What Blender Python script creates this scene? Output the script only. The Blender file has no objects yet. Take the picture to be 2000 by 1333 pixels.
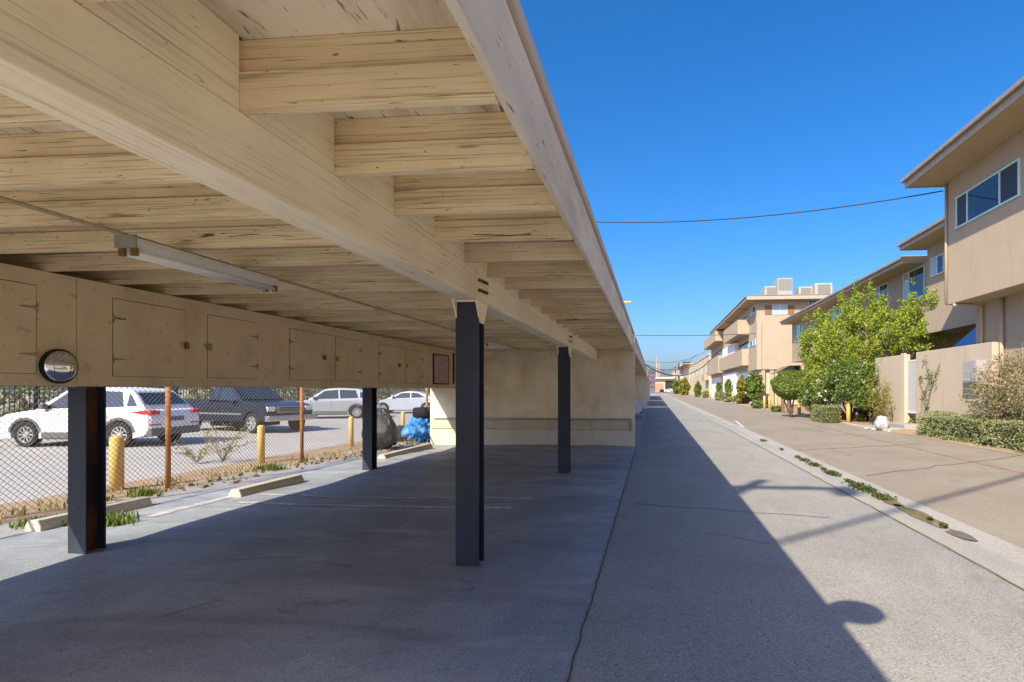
import bpy, math, random
import numpy as np
from mathutils import Vector, noise as mnoise

# ---------------------------------------------------------------- camera, world, sun
C = bpy.context.scene
COL = C.collection
H = 1.6                       # eye height
FPX = 1080.0                  # focal length in pixels of the 2000 px photograph
CX, CY = 1179.0, 760.0        # principal point
TH = math.radians(5.2)        # yaw to the left of the alley axis
cam_d = bpy.data.cameras.new("camera")
cam = bpy.data.objects.new("camera", cam_d)
COL.objects.link(cam)
cam.location = (0, 0, H)
cam.rotation_euler = (math.radians(90), 0, TH)
cam_d.sensor_width = 36
cam_d.lens = FPX / 2000 * 36
cam_d.shift_x = -(CX - 1000) / 2000
cam_d.shift_y = (CY - 666.5) / 2000
cam_d.clip_end = 3000
C.camera = cam

SUN = Vector((1.0, 1.9, -1.727)).normalized()     # travel direction of the light
W = bpy.data.worlds.new("World")
C.world = W
W.use_nodes = True
nt = W.node_tree
sky = nt.nodes.new("ShaderNodeTexSky")
sky.sky_type = 'NISHITA'
sky.sun_disc = False
sky.sun_elevation = math.asin(-SUN.z)
sky.sun_rotation = math.atan2(-SUN.x, -SUN.y)
sky.altitude = 50
sky.air_density = 1.0
sky.dust_density = 2.5
sky.ozone_density = 10.0
hsv = nt.nodes.new("ShaderNodeHueSaturation")
hsv.inputs["Saturation"].default_value = 1.19
nt.links.new(sky.outputs[0], hsv.inputs["Color"])
tint = nt.nodes.new("ShaderNodeMix"); tint.data_type = 'RGBA'; tint.blend_type = 'MULTIPLY'
tint.inputs["Factor"].default_value = 1.0; tint.inputs["B"].default_value = (0.95, 0.80, 0.78, 1)
nt.links.new(hsv.outputs[0], tint.inputs["A"])
nt.links.new(tint.outputs["Result"], nt.nodes["Background"].inputs[0])
nt.nodes["Background"].inputs[1].default_value = 0.10
sl = bpy.data.lights.new("sun", 'SUN')
sl.energy = 2.9
sl.angle = math.radians(0.53)
sl.color = (1.0, 0.875, 0.68)
so = bpy.data.objects.new("sun", sl)
COL.objects.link(so)
so.rotation_euler = SUN.to_track_quat('-Z', 'Y').to_euler()
so.location = (-20, -40, 40)
C.view_settings.view_transform = 'Standard'
C.view_settings.look = 'None'
C.view_settings.exposure = 1.55
C.view_settings.gamma = 1
C.cycles.max_bounces = 12
C.cycles.diffuse_bounces = 8
C.cycles.glossy_bounces = 4
C.cycles.transmission_bounces = 4
C.cycles.use_denoising = True
random.seed(7)
rng = np.random.default_rng(11)

# ---------------------------------------------------------------- pixel -> world
def ray(px, py):
    u = (px - CX) / FPX
    v = (CY - py) / FPX
    return (-math.sin(TH) + u * math.cos(TH), math.cos(TH) + u * math.sin(TH), v)
def G(px, py, z=0.0):
    r = ray(px, py); t = (z - H) / r[2]
    return (r[0] * t, r[1] * t, z)
def onX(px, py, X):
    r = ray(px, py); t = X / r[0]
    return (X, r[1] * t, H + r[2] * t)
def onY(px, py, Y):
    r = ray(px, py); t = Y / r[1]
    return (r[0] * t, Y, H + r[2] * t)
def at(px, py, d):
    r = ray(px, py)
    return (r[0] * d, r[1] * d, H + r[2] * d)

# ---------------------------------------------------------------- materials
MATS = {}
def mat(name, col, layers=(), rough=0.8, bumps=(), metal=0.0, spec=0.3, trans=0.0, emit=None, island=None, vary=None, knots=None):
    """col + layers [(colour, noise scale, stretch, lo, hi, amount)] ; bumps [(scale, stretch, strength, distance)]"""
    m = bpy.data.materials.new(name); m.use_nodes = True
    t = m.node_tree; N = t.nodes; L = t.links
    b = N["Principled BSDF"]
    b.inputs["Roughness"].default_value = rough
    b.inputs["Metallic"].default_value = metal
    b.inputs["Specular IOR Level"].default_value = spec
    geo = N.new("ShaderNodeNewGeometry")
    def tex(scale, stretch, detail=6.0, dist=0.0, off=0.0):
        mp = N.new("ShaderNodeMapping"); mp.inputs["Scale"].default_value = stretch
        mp.inputs["Location"].default_value = (off, off * .7, off * .3)
        L.new(geo.outputs["Position"], mp.inputs["Vector"])
        n = N.new("ShaderNodeTexNoise"); n.inputs["Scale"].default_value = scale
        n.inputs["Detail"].default_value = detail; n.inputs["Roughness"].default_value = 0.6
        n.inputs["Distortion"].default_value = dist
        L.new(mp.outputs[0], n.inputs["Vector"])
        return n.outputs["Fac"]
    rgb = N.new("ShaderNodeRGB"); rgb.outputs[0].default_value = (*col, 1)
    cur = rgb.outputs[0]
    if island:
        for (c2, lo, hi) in island:
            mr = N.new("ShaderNodeMapRange"); mr.inputs["From Min"].default_value = lo; mr.inputs["From Max"].default_value = hi
            L.new(geo.outputs["Random Per Island"], mr.inputs["Value"])
            mx = N.new("ShaderNodeMix"); mx.data_type = 'RGBA'
            L.new(mr.outputs[0], mx.inputs["Factor"]); L.new(cur, mx.inputs["A"]); mx.inputs["B"].default_value = (*c2, 1)
            cur = mx.outputs["Result"]
    for i, ly in enumerate(layers):
        c2, sc, st, lo, hi, amt = ly[:6]
        f = tex(sc, st, off=i * 13.7, dist=ly[6] if len(ly) > 6 else 0.0)
        mr = N.new("ShaderNodeMapRange"); mr.inputs["From Min"].default_value = lo; mr.inputs["From Max"].default_value = hi
        mr.inputs["To Max"].default_value = amt
        L.new(f, mr.inputs["Value"])
        mx = N.new("ShaderNodeMix"); mx.data_type = 'RGBA'
        L.new(mr.outputs[0], mx.inputs["Factor"]); L.new(cur, mx.inputs["A"]); mx.inputs["B"].default_value = (*c2, 1)
        cur = mx.outputs["Result"]
    if knots:
        st, kc, k_r = knots
        mp = N.new("ShaderNodeMapping"); mp.inputs["Scale"].default_value = st; L.new(geo.outputs["Position"], mp.inputs["Vector"])
        vo = N.new("ShaderNodeTexVoronoi"); vo.inputs["Scale"].default_value = 1.0; L.new(mp.outputs[0], vo.inputs["Vector"])
        rr = N.new("ShaderNodeMapRange"); rr.inputs["From Min"].default_value = k_r; rr.inputs["From Max"].default_value = k_r * .45
        rr.inputs["To Max"].default_value = .8
        L.new(vo.outputs["Distance"], rr.inputs["Value"])
        mx = N.new("ShaderNodeMix"); mx.data_type = 'RGBA'
        L.new(rr.outputs[0], mx.inputs["Factor"]); L.new(cur, mx.inputs["A"]); mx.inputs["B"].default_value = (*kc, 1)
        cur = mx.outputs["Result"]
    if vary:
        oi = N.new("ShaderNodeObjectInfo"); vr = N.new("ShaderNodeMapRange")
        vr.inputs["To Min"].default_value = 1 - vary; vr.inputs["To Max"].default_value = 1.0
        L.new(oi.outputs["Random"], vr.inputs["Value"])
        sc_ = N.new("ShaderNodeVectorMath"); sc_.operation = 'SCALE'
        L.new(cur, sc_.inputs[0]); L.new(vr.outputs[0], sc_.inputs["Scale"]); cur = sc_.outputs[0]
    L.new(cur, b.inputs["Base Color"])
    prev = None
    for i, (sc, st, strg, dd) in enumerate(bumps):
        bp = N.new("ShaderNodeBump"); bp.inputs["Strength"].default_value = strg; bp.inputs["Distance"].default_value = dd
        L.new(tex(sc, st, off=i * 5.1 + 3), bp.inputs["Height"])
        if prev: L.new(prev, bp.inputs["Normal"])
        prev = bp.outputs[0]
    if prev: L.new(prev, b.inputs["Normal"])
    if trans:
        tr = N.new("ShaderNodeBsdfTranslucent"); L.new(cur, tr.inputs[0])
        ms = N.new("ShaderNodeMixShader"); ms.inputs[0].default_value = trans
        L.new(b.outputs[0], ms.inputs[1]); L.new(tr.outputs[0], ms.inputs[2])
        L.new(ms.outputs[0], N["Material Output"].inputs["Surface"])
    MATS[name] = m
    return m

S1 = (1, 1, 1)
CREAM = (0.93, 0.775, 0.51)
def wood(name, st, base=CREAM, dirt=1.0, vary=0.0):
    fine = st; thin = tuple(s * (.45 if s < .5 else 1) for s in st)
    return mat(name, base, [
        ((0.50, 0.38, 0.23), 1.1, S1, 0.45, 0.72, 0.55 * dirt),
        ((0.50, 0.385, 0.245), 34, fine, 0.52, 0.70, 0.34 * dirt, 0.0),
        ((0.31, 0.23, 0.14), 110, thin, 0.55, 0.64, 0.7 * dirt, 0.0),
        ((0.15, 0.10, 0.055), 48, fine, 0.64, 0.69, 0.8 * dirt, 0.1),
        ((0.05, 0.035, 0.02), 30, tuple(q * 3.2 if q < .5 else q for q in st), 0.665, 0.69, 0.9 * dirt, 0.8),
        ((0.10, 0.075, 0.05), 70, tuple(q * 8 if q < .5 else q for q in st), 0.66, 0.685, 0.85 * dirt, 0.6),
    ], 0.75, [(110, thin, 0.5, 0.003), (22, fine, 0.3, 0.005)], vary=vary, knots=((1.5 if st[0] < 1 else 7, 1.1 if st[1] < 1 else 9, 9), (0.42, 0.28, 0.15), .11))
M_wx = wood("cream painted timber grain across", (0.028, 1.0, 1.0), vary=0.22)
M_wy = wood("cream painted timber grain along", (1.0, 0.022, 1.0), base=(0.95, 0.86, 0.66), dirt=0.5)
M_deck = mat("weathered whitish decking", (0.82, 0.76, 0.64), [
    ((0.30, 0.25, 0.18), 3, (1, .25, 1), 0.45, 0.7, 0.7), ((0.10, 0.08, 0.06), 40, (1, .14, 1), 0.585, 0.64, 0.85, .8)], 0.85,
    [(20, (1, .1, 1), 0.5, 0.004)])
M_fascia = mat("weathered off white fascia paint", (0.82, 0.74, 0.61), [
    ((0.42, 0.38, 0.31), 2.2, (1, .3, 1), 0.4, 0.7, 0.7), ((0.16, 0.13, 0.10), 48, (1, .10, 1), 0.63, 0.68, 0.85, .6)], 0.8,
    [(30, (1, .1, 1), 0.35, 0.004)])
M_trimedge = mat("faded pinkish grey roof edge trim", (0.62, 0.53, 0.44), [((0.42, 0.35, 0.29), 5, (1, .3, 1), 0.45, 0.7, 0.6)], 0.7)
M_ply = mat("tan painted plywood", (0.88, 0.72, 0.46), [
    ((0.56, 0.44, 0.25), 1.7, S1, 0.45, 0.75, 0.55), ((0.34, 0.25, 0.14), 9, S1, 0.60, 0.72, 0.55, 1.0),
    ((0.78, 0.65, 0.42), 3.5, S1, 0.55, 0.8, 0.35), ((0.12, 0.08, 0.05), 21, (1, 1, .6), 0.70, 0.73, 0.6)], 0.62,
    [(60, S1, 0.12, 0.002), (3, S1, 0.2, 0.01)])
M_hinge = mat("painted strap hinge with rust", (0.50, 0.40, 0.25), [((0.14, 0.08, 0.045), 26, S1, 0.50, 0.60, 0.9)], 0.8)
M_gap = mat("dark gap shade and frame", (0.05, 0.035, 0.02), rough=0.9)  # also paints the shade in the locker door gaps
M_rustedge = mat("rusty brown lower edge", (0.13, 0.07, 0.04), [((0.30, 0.20, 0.11), 6, S1, 0.5, 0.65, 0.8)], 0.9)
M_steel = mat("dark blue black painted steel", (0.024, 0.031, 0.044), [
    ((0.035, 0.05, 0.075), 2.4, (1, 1, .5), 0.45, 0.7, 0.8), ((0.16, 0.17, 0.18), 34, (1.5, 1.5, .25), 0.70, 0.73, 0.7),
    ((0.07, 0.04, 0.02), 7, S1, 0.70, 0.76, 0.7)], 0.5, [(40, S1, 0.08, 0.002)], spec=0.3)
M_steelrust = mat("dark steel with rust", (0.020, 0.018, 0.018), [
    ((0.16, 0.065, 0.025), 3.0, (1, 1, .35), 0.48, 0.68, 0.9), ((0.02, 0.02, 0.022), 12, S1, 0.55, 0.7, 0.6)], 0.7, [(40, S1, 0.2, 0.003)])
M_rust = mat("rusted orange steel", (0.42, 0.19, 0.07), [((0.22, 0.09, 0.04), 8, (1, 1, .4), 0.45, 0.65, 0.8)], 0.85)
M_metal = mat("dull galvanised metal", (0.42, 0.42, 0.40), [((0.25, 0.24, 0.22), 9, S1, 0.45, 0.7, 0.7)], 0.5, metal=0.6)
M_conduit = mat("painted steel conduit", (0.50, 0.42, 0.28), [((0.22, 0.16, 0.09), 14, S1, 0.52, 0.7, 0.7)], 0.6)
M_wiremesh = mat("dull dark galvanised wire", (0.13, 0.115, 0.10), rough=0.7)
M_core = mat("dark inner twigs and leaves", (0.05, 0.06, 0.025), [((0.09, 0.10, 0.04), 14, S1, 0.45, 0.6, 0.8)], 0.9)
M_brass = mat("brass padlock", (0.25, 0.17, 0.06), rough=0.4, metal=0.7)
M_white = mat("white enamel", (0.80, 0.79, 0.75), [((0.5, 0.47, 0.40), 12, S1, 0.55, 0.75, 0.5)], 0.4)
M_tube = mat("fluorescent tube glass", (0.86, 0.86, 0.84), rough=0.2)
M_mirror = mat("convex mirror glass", (0.90, 0.92, 0.95), rough=0.03, metal=1.0)
M_blackr = mat("black rubber", (0.018, 0.018, 0.018), [((0.05, 0.048, 0.045), 8, S1, 0.5, 0.7, 0.6)], 0.8, [(30, S1, 0.2, 0.004)])
M_pink = mat("pink mottled insulation paper", (0.55, 0.32, 0.30), [((0.85, 0.70, 0.68), 30, S1, 0.45, 0.55, 0.8, 1), ((0.12, 0.06, 0.05), 20, S1, 0.60, 0.64, 0.9, 1.5)], 0.9)
# ground
def asphalt(name, base, dark, light, patch=0.4, rough=0.85, bump=0.5, spec=0.25, extra=(), ag=1.0):
    return mat(name, base, [
        (dark, 0.55, S1, 0.42, 0.68, patch, .5), (light, 1.7, (1, .5, 1), 0.52, 0.75, patch * .7, .8),
        (tuple(c * .38 for c in dark), 80, S1, 0.50, 0.60, 0.5 * ag), (tuple(min(.8, c * 1.6) for c in light), 66, S1, 0.55, 0.66, 0.45 * ag)] + list(extra),
        rough, [(70, S1, bump, 0.006), (9, S1, 0.15, 0.01)], spec=spec)
M_asC = asphalt("dark asphalt with blue shade tint", (0.285, 0.315, 0.345), (0.165, 0.18, 0.20), (0.42, 0.45, 0.48), 0.75, 0.6, 0.35, 0.4, ag=0.8, extra=[  # blue of the shade is mixed into a grey asphalt base
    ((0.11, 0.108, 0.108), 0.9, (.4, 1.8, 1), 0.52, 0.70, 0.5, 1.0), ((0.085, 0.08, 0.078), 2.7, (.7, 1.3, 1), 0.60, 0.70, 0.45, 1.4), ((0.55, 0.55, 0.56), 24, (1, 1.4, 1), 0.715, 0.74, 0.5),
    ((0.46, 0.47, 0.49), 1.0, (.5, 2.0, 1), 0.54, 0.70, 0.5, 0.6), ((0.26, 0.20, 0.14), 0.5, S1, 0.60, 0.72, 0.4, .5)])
M_asA = asphalt("pale worn alley asphalt", (0.30, 0.295, 0.275), (0.21, 0.207, 0.194), (0.375, 0.37, 0.343), 0.6, extra=[((0.155, 0.152, 0.142), 1.3, (1, .35, 1), 0.60, 0.70, 0.5, 1.0), ((0.36, 0.35, 0.32), 2.1, (1.5, .2, 1), 0.58, 0.72, 0.4), ((0.20, 0.195, 0.18), 0.35, (1, .25, 1), 0.58, 0.75, 0.4, .6)])
M_asR = asphalt("tan worn asphalt", (0.278, 0.246, 0.196), (0.20, 0.174, 0.136), (0.35, 0.318, 0.27), 0.6, extra=[((0.15, 0.125, 0.10), 1.1, (1, .4, 1), 0.60, 0.70, 0.5, 1.0), ((0.20, 0.17, 0.14), 0.3, (1, .3, 1), 0.58, 0.75, 0.45, .6)])
M_asL = asphalt("sunlit grey lot asphalt", (0.42, 0.41, 0.39), (0.32, 0.315, 0.30), (0.52, 0.51, 0.48), 0.6)
M_asS = asphalt("street asphalt", (0.39, 0.38, 0.36), (0.31, 0.30, 0.285), (0.47, 0.455, 0.43), 0.5)
M_dirt = asphalt("dry dirt with litter", (0.34, 0.25, 0.16), (0.20, 0.14, 0.085), (0.48, 0.38, 0.26), 0.7)
M_ground = asphalt("bare tan ground", (0.38, 0.32, 0.24), (0.28, 0.23, 0.17), (0.46, 0.40, 0.31), 0.6)
M_conc = asphalt("grey gutter concrete", (0.35, 0.34, 0.315), (0.26, 0.25, 0.23), (0.42, 0.41, 0.38), 0.45, bump=0.25)
M_bounce = asphalt("pale bounce concrete", (0.56, 0.54, 0.49), (0.46, 0.44, 0.40), (0.64, 0.62, 0.57), 0.4, bump=0.2)  # kept pale to throw sunlight up under the carport roof
M_stop = asphalt("cast concrete wheel stop", (0.52, 0.48, 0.40), (0.38, 0.33, 0.26), (0.62, 0.59, 0.51), 0.7, bump=0.35)
M_crack = mat("dark tar crack", (0.09, 0.087, 0.082), rough=0.9)
M_edge = mat("brown silt and moss", (0.19, 0.15, 0.09), [((0.12, 0.13, 0.04), 3, S1, 0.5, 0.6, 0.8)], 0.9)
M_line = mat("worn white road paint", (0.66, 0.65, 0.62), [((0.29, 0.30, 0.33), 16, S1, 0.46, 0.60, 0.85, .6), ((0.29, 0.30, 0.33), 1.2, S1, 0.45, 0.65, 0.6)], 0.8)
M_line2 = mat("almost worn away white road paint", (0.50, 0.49, 0.47), [((0.30, 0.31, 0.33), 7, S1, 0.40, 0.60, 0.9, .6)], 0.85)
M_red = mat("faded red curb paint", (0.27, 0.125, 0.10), [((0.33, 0.28, 0.23), 10, S1, 0.44, 0.6, 0.85, .6)], 0.85)
M_water = mat("puddle water with tan reflection", (0.20, 0.165, 0.12), rough=0.04, spec=0.9)  # tan base paints in the reflection of the building
M_yel = mat("yellow bollard paint", (0.62, 0.42, 0.115), [((0.70, 0.55, 0.28), 7, S1, 0.5, 0.7, 0.6), ((0.25, 0.15, 0.06), 16, S1, 0.64, 0.7, 0.7)], 0.6)
# stucco
def stucco(name, base, stain, amt=0.35, extra=()):
    base = (base[0] * 1.04, base[1] * 1.01, base[2] * .92); stain = (stain[0] * .98, stain[1] * .95, stain[2] * .89)
    return mat(name, base, [(stain, 0.8, (1, 1, .6), 0.45, 0.75, amt, .4), (tuple(c * 1.12 for c in base), 2.3, S1, 0.5, 0.75, 0.5),
                            (tuple(c * .68 for c in base), 2.2, (2.6, 2.6, .22), 0.56, 0.74, 0.5), (tuple(c * .72 for c in base), 48, S1, 0.52, 0.62, 0.4)] + list(extra), 0.9, [(55, S1, 0.35, 0.006), (14, S1, 0.15, 0.006)])
M_st1 = stucco("warm beige stucco", (0.40, 0.335, 0.265), (0.34, 0.28, 0.21))
M_st2 = stucco("taupe stucco", (0.36, 0.305, 0.245), (0.30, 0.25, 0.19))
M_st3 = stucco("cream stucco", (0.37, 0.315, 0.25), (0.45, 0.37, 0.28), 0.25)
M_st4 = stucco("pale cream stucco", (0.48, 0.42, 0.345), (0.50, 0.42, 0.33), 0.25)
M_gw = stucco("beige garden wall stucco", (0.46, 0.40, 0.33), (0.38, 0.32, 0.26))
M_cw = stucco("stained off white carport wall", (0.86, 0.78, 0.63), (0.50, 0.39, 0.24), 0.75, extra=[
    ((0.42, 0.30, 0.16), 0.9, (1, 1, 1.3), 0.50, 0.72, 0.38, .6), ((0.25, 0.18, 0.11), 2.6, (1, 1, 1.5), 0.66, 0.76, 0.3, .8)])
M_cwband = stucco("grubby grey green wall base", (0.56, 0.52, 0.41), (0.30, 0.27, 0.20), 0.6)
M_cwlow = stucco("pale wall footing", (0.62, 0.57, 0.49), (0.45, 0.38, 0.30), 0.5)
M_soffit = stucco("brown tan soffit", (0.42, 0.33, 0.22), (0.34, 0.26, 0.17), 0.4)
M_trim = mat("tan fascia board", (0.40, 0.34, 0.27), [((0.30, 0.25, 0.2), 4, S1, 0.45, 0.7, 0.6)], 0.7)
M_gutter = mat("brown grey roof gutter", (0.24, 0.20, 0.165), [((0.33, 0.29, 0.24), 6, S1, 0.45, 0.7, 0.6)], 0.5)
M_roof = mat("grey gravel roof", (0.30, 0.28, 0.26), [((0.18, 0.17, 0.16), 40, S1, 0.45, 0.6, 0.7)], 0.9)
M_glass = mat("dark window glass", (0.02, 0.03, 0.045), rough=0.03, spec=1.0)
M_screen = mat("window with insect screen", (0.035, 0.045, 0.055), rough=0.5, spec=0.4)
M_curt = mat("pale curtained pane", (0.35, 0.40, 0.45), rough=0.15, spec=0.8)
M_frame = mat("white window frame", (0.5, 0.72, 0.70), rough=0.5)
M_shut = mat("brown wooden shutter", (0.26, 0.13, 0.075), [((0.16, 0.08, 0.05), 12, (1, 1, 6), 0.45, 0.6, 0.8)], 0.7)
M_wpanel = mat("white garage panel", (0.74, 0.74, 0.76), [((0.6, 0.6, 0.62), 3, S1, 0.5, 0.7, 0.6)], 0.6)
M_dark = mat("dark parts and recess shade", (0.03, 0.028, 0.026), rough=0.9)  # dark parts, and painted shade for the facade recesses
M_gate = mat("white metal gate", (0.62, 0.61, 0.58), rough=0.55)
M_ac = mat("grey air conditioner casing", (0.33, 0.33, 0.325), [((0.25, 0.25, 0.25), 5, S1, 0.45, 0.7, 0.5)], 0.55)
M_acw = mat("cream air conditioner casing", (0.38, 0.36, 0.32), [((0.26, 0.24, 0.21), 4, S1, 0.45, 0.7, 0.6)], 0.6)
M_acg = mat("air conditioner grille", (0.20, 0.19, 0.17), rough=0.7)
M_wood = mat("weathered pole wood", (0.17, 0.11, 0.07), rough=0.9)
M_wire = mat("black cable", (0.02, 0.02, 0.022), rough=0.6)
M_tarp = mat("blue polythene tarp", (0.035, 0.24, 0.62), [((0.16, 0.45, 0.80), 6, S1, 0.5, 0.65, 0.6, .8)], 0.35, [(9, S1, 0.9, 0.05), (26, S1, 0.6, 0.02)], spec=0.5)
M_tarp2 = mat("dark blue tarp", (0.03, 0.17, 0.46), rough=0.4, bumps=[(6, S1, 0.5, 0.04)], spec=0.5)
M_bagb = mat("black plastic bag", (0.045, 0.046, 0.044), rough=0.22, bumps=[(13, (1, 1, .4), 1.0, 0.06), (34, S1, 0.6, 0.02)], spec=0.7)
M_bagw = mat("white plastic bag", (0.40, 0.41, 0.43), [((0.45, 0.28, 0.26), 5, S1, 0.60, 0.68, 0.6), ((0.40, 0.52, 0.62), 6, S1, 0.66, 0.72, 0.5)], 0.35, [(14, S1, 0.6, 0.03)], spec=0.5)
# foliage
def leafm(name, a, b, c, tr=0.35, extra=()):
    return mat(name, a, [(b, 1.6, S1, 0.42, 0.66, 0.55)], 0.5, island=[(c, 0.55, 1.05)] + list(extra), trans=tr, spec=0.35)
M_citrus = leafm("citrus leaves", (0.27, 0.365, 0.04), (0.13, 0.22, 0.03), (0.46, 0.48, 0.05), 0.40, [((0.68, 0.54, 0.03), 0.90, 0.97)])
M_green = leafm("green shrub leaves", (0.125, 0.195, 0.034), (0.075, 0.13, 0.026), (0.25, 0.31, 0.07))
M_round = leafm("clipped shrub leaves", (0.15, 0.22, 0.032), (0.095, 0.155, 0.026), (0.27, 0.31, 0.06))
M_grey = leafm("grey green hedge leaves", (0.26, 0.29, 0.12), (0.165, 0.195, 0.082), (0.42, 0.43, 0.23))
M_yelg = leafm("yellowing shrub leaves", (0.26, 0.26, 0.035), (0.16, 0.18, 0.03), (0.46, 0.35, 0.06), 0.4)
M_dry = leafm("dry shrub leaves", (0.22, 0.215, 0.065), (0.14, 0.14, 0.05), (0.38, 0.31, 0.19), 0.3, [((0.42, 0.32, 0.25), 0.75, 0.85)])
M_straw = leafm("straw coloured weeds", (0.34, 0.30, 0.12), (0.22, 0.22, 0.08), (0.50, 0.42, 0.20), 0.3)
M_grass = leafm("green grass blades", (0.14, 0.21, 0.035), (0.10, 0.16, 0.03), (0.30, 0.31, 0.09), 0.35)
M_hedgeL = leafm("mixed hedge behind fence", (0.26, 0.31, 0.13), (0.16, 0.22, 0.11), (0.50, 0.42, 0.22), 0.45)
M_moss = leafm("gutter weeds", (0.060, 0.095, 0.015), (0.040, 0.06, 0.015), (0.13, 0.14, 0.03), 0.25)
M_bark = mat("brown bark", (0.13, 0.085, 0.055), [((0.22, 0.17, 0.12), 9, (1, 1, .3), 0.45, 0.65, 0.7)], 0.9)
M_flower = mat("white blossom", (0.80, 0.76, 0.72), rough=0.7, trans=0.3)
# vehicles
M_pw = mat("white car paint", (0.78, 0.79, 0.81), rough=0.25, spec=0.6)
M_pn = mat("navy car paint", (0.012, 0.017, 0.034), rough=0.22, spec=0.7)
M_ps = mat("silver car paint", (0.44, 0.46, 0.48), rough=0.28, metal=0.5, spec=0.6)
M_pl = mat("pale blue silver car paint", (0.50, 0.57, 0.66), rough=0.28, metal=0.3, spec=0.6)
M_pr = mat("red car paint", (0.42, 0.05, 0.05), rough=0.3, spec=0.6)
M_pd = mat("black car paint", (0.02, 0.022, 0.026), rough=0.2, spec=0.7)
M_clad = mat("grey plastic cladding", (0.11, 0.115, 0.125), rough=0.6)
M_carglass = mat("car glass", (0.018, 0.028, 0.04), rough=0.05, spec=0.9)
M_tail = mat("red tail lamp", (0.42, 0.02, 0.02), rough=0.2, spec=0.6)
M_head = mat("clear headlamp", (0.72, 0.70, 0.62), rough=0.15, spec=0.7)
M_rim = mat("alloy rim", (0.52, 0.52, 0.52), rough=0.35, metal=0.6)
M_chrome = mat("bright bumper chrome", (0.60, 0.62, 0.66), rough=0.2, metal=0.8)

# ---------------------------------------------------------------- helpers
class MB:
    def __init__(s): s.v = []; s.f = []
    def add(s, vs, fs):
        n = len(s.v); s.v += [tuple(v) for v in vs]; s.f += [tuple(i + n for i in f) for f in fs]; return s
    def box(s, x0, x1, y0, y1, z0, z1):
        if x0 > x1: x0, x1 = x1, x0
        if y0 > y1: y0, y1 = y1, y0
        if z0 > z1: z0, z1 = z1, z0
        return s.add([(x0, y0, z0), (x1, y0, z0), (x1, y1, z0), (x0, y1, z0), (x0, y0, z1), (x1, y0, z1), (x1, y1, z1), (x0, y1, z1)],
                     [(0, 3, 2, 1), (4, 5, 6, 7), (0, 1, 5, 4), (1, 2, 6, 5), (2, 3, 7, 6), (3, 0, 4, 7)])
    def tube(s, pts, r, n=8, caps=True):
        pts = [Vector(p) for p in pts]; rs = r if isinstance(r, (list, tuple)) else [r] * len(pts)
        rings = []
        for i, p in enumerate(pts):
            d = (pts[min(i + 1, len(pts) - 1)] - pts[max(i - 1, 0)]).normalized()
            a = d.cross(Vector((0, 0, 1)))
            if a.length < 1e-3: a = d.cross(Vector((1, 0, 0)))
            a.normalize(); b = d.cross(a)
            rings.append([p + (a * math.cos(k * 2 * math.pi / n) + b * math.sin(k * 2 * math.pi / n)) * rs[i] for k in range(n)])
        vs = [v for rg in rings for v in rg]; fs = []
        for i in range(len(pts) - 1):
            for k in range(n):
                fs.append((i * n + k, i * n + (k + 1) % n, (i + 1) * n + (k + 1) % n, (i + 1) * n + k))
        if caps: fs.append(tuple(range(n - 1, -1, -1))); fs.append(tuple((len(pts) - 1) * n + k for k in range(n)))
        return s.add(vs, fs)
    def prism(s, poly, axis, a0, a1):
        def p3(p, a):
            return {'x': (a, p[0], p[1]), 'y': (p[0], a, p[1]), 'z': (p[0], p[1], a)}[axis]
        n = len(poly)
        vs = [p3(p, a0) for p in poly] + [p3(p, a1) for p in poly]
        fs = [tuple(range(n))[::-1], tuple(range(n, 2 * n))] + [(i, (i + 1) % n, n + (i + 1) % n, n + i) for i in range(n)]
        return s.add(vs, fs)
    def lathe(s, prof, c, axis='z', n=24):
        vs = []; fs = []
        for (r, h) in prof:
            for k in range(n):
                a = 2 * math.pi * k / n; x, y = r * math.cos(a), r * math.sin(a)
                p = {'z': (x, y, h), 'x': (h, x, y), 'y': (x, h, y)}[axis]
                vs.append((c[0] + p[0], c[1] + p[1], c[2] + p[2]))
        for i in range(len(prof) - 1):
            for k in range(n):
                fs.append((i * n + k, i * n + (k + 1) % n, (i + 1) * n + (k + 1) % n, (i + 1) * n + k))
        fs.append(tuple(range(n))[::-1]); fs.append(tuple((len(prof) - 1) * n + k for k in range(n)))
        return s.add(vs, fs)
    def build(s, name, m, parent=None, bevel=0.0, smooth=False, local=False):
        me = bpy.data.meshes.new(name)
        off = Vector((0, 0, 0))
        if parent is not None and not local:
            q = parent
            while q is not None: off += q.location; q = q.parent
        me.from_pydata([tuple(Vector(v) - off) for v in s.v], [], s.f)
        import bmesh
        b = bmesh.new(); b.from_mesh(me); bmesh.ops.recalc_face_normals(b, faces=b.faces); b.to_mesh(me); b.free()
        return link(name, me, m, parent, bevel, smooth)
def link(name, me, m, parent=None, bevel=0.0, smooth=False):
    o = bpy.data.objects.new(name, me); COL.objects.link(o)
    if m: me.materials.append(m)
    if parent is not None: o.parent = parent
    if bevel:
        md = o.modifiers.new("bevel", 'BEVEL'); md.width = bevel; md.segments = 2; md.limit_method = 'ANGLE'; md.angle_limit = math.radians(40)
    if smooth:
        for p in me.polygons: p.use_smooth = True
    return o
def tag(o, label, cat, group=None):
    o["label"] = label; o["category"] = cat
    if group: o["group"] = group
    return o
def thing(name, label, cat, loc=(0, 0, 0), rz=0.0, group=None):
    o = bpy.data.objects.new(name, None); COL.objects.link(o)
    o.location = loc; o.rotation_euler = (0, 0, rz); o.empty_display_size = .2
    return tag(o, label, cat, group)
def structure(o): o["kind"] = "structure"; return o
def stuff(o): o["kind"] = "stuff"; return o
def copy_tree(o, parent=None):
    c = o.copy(); COL.objects.link(c); c.parent = parent
    for ch in list(o.children): copy_tree(ch, c)
    return c

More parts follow.
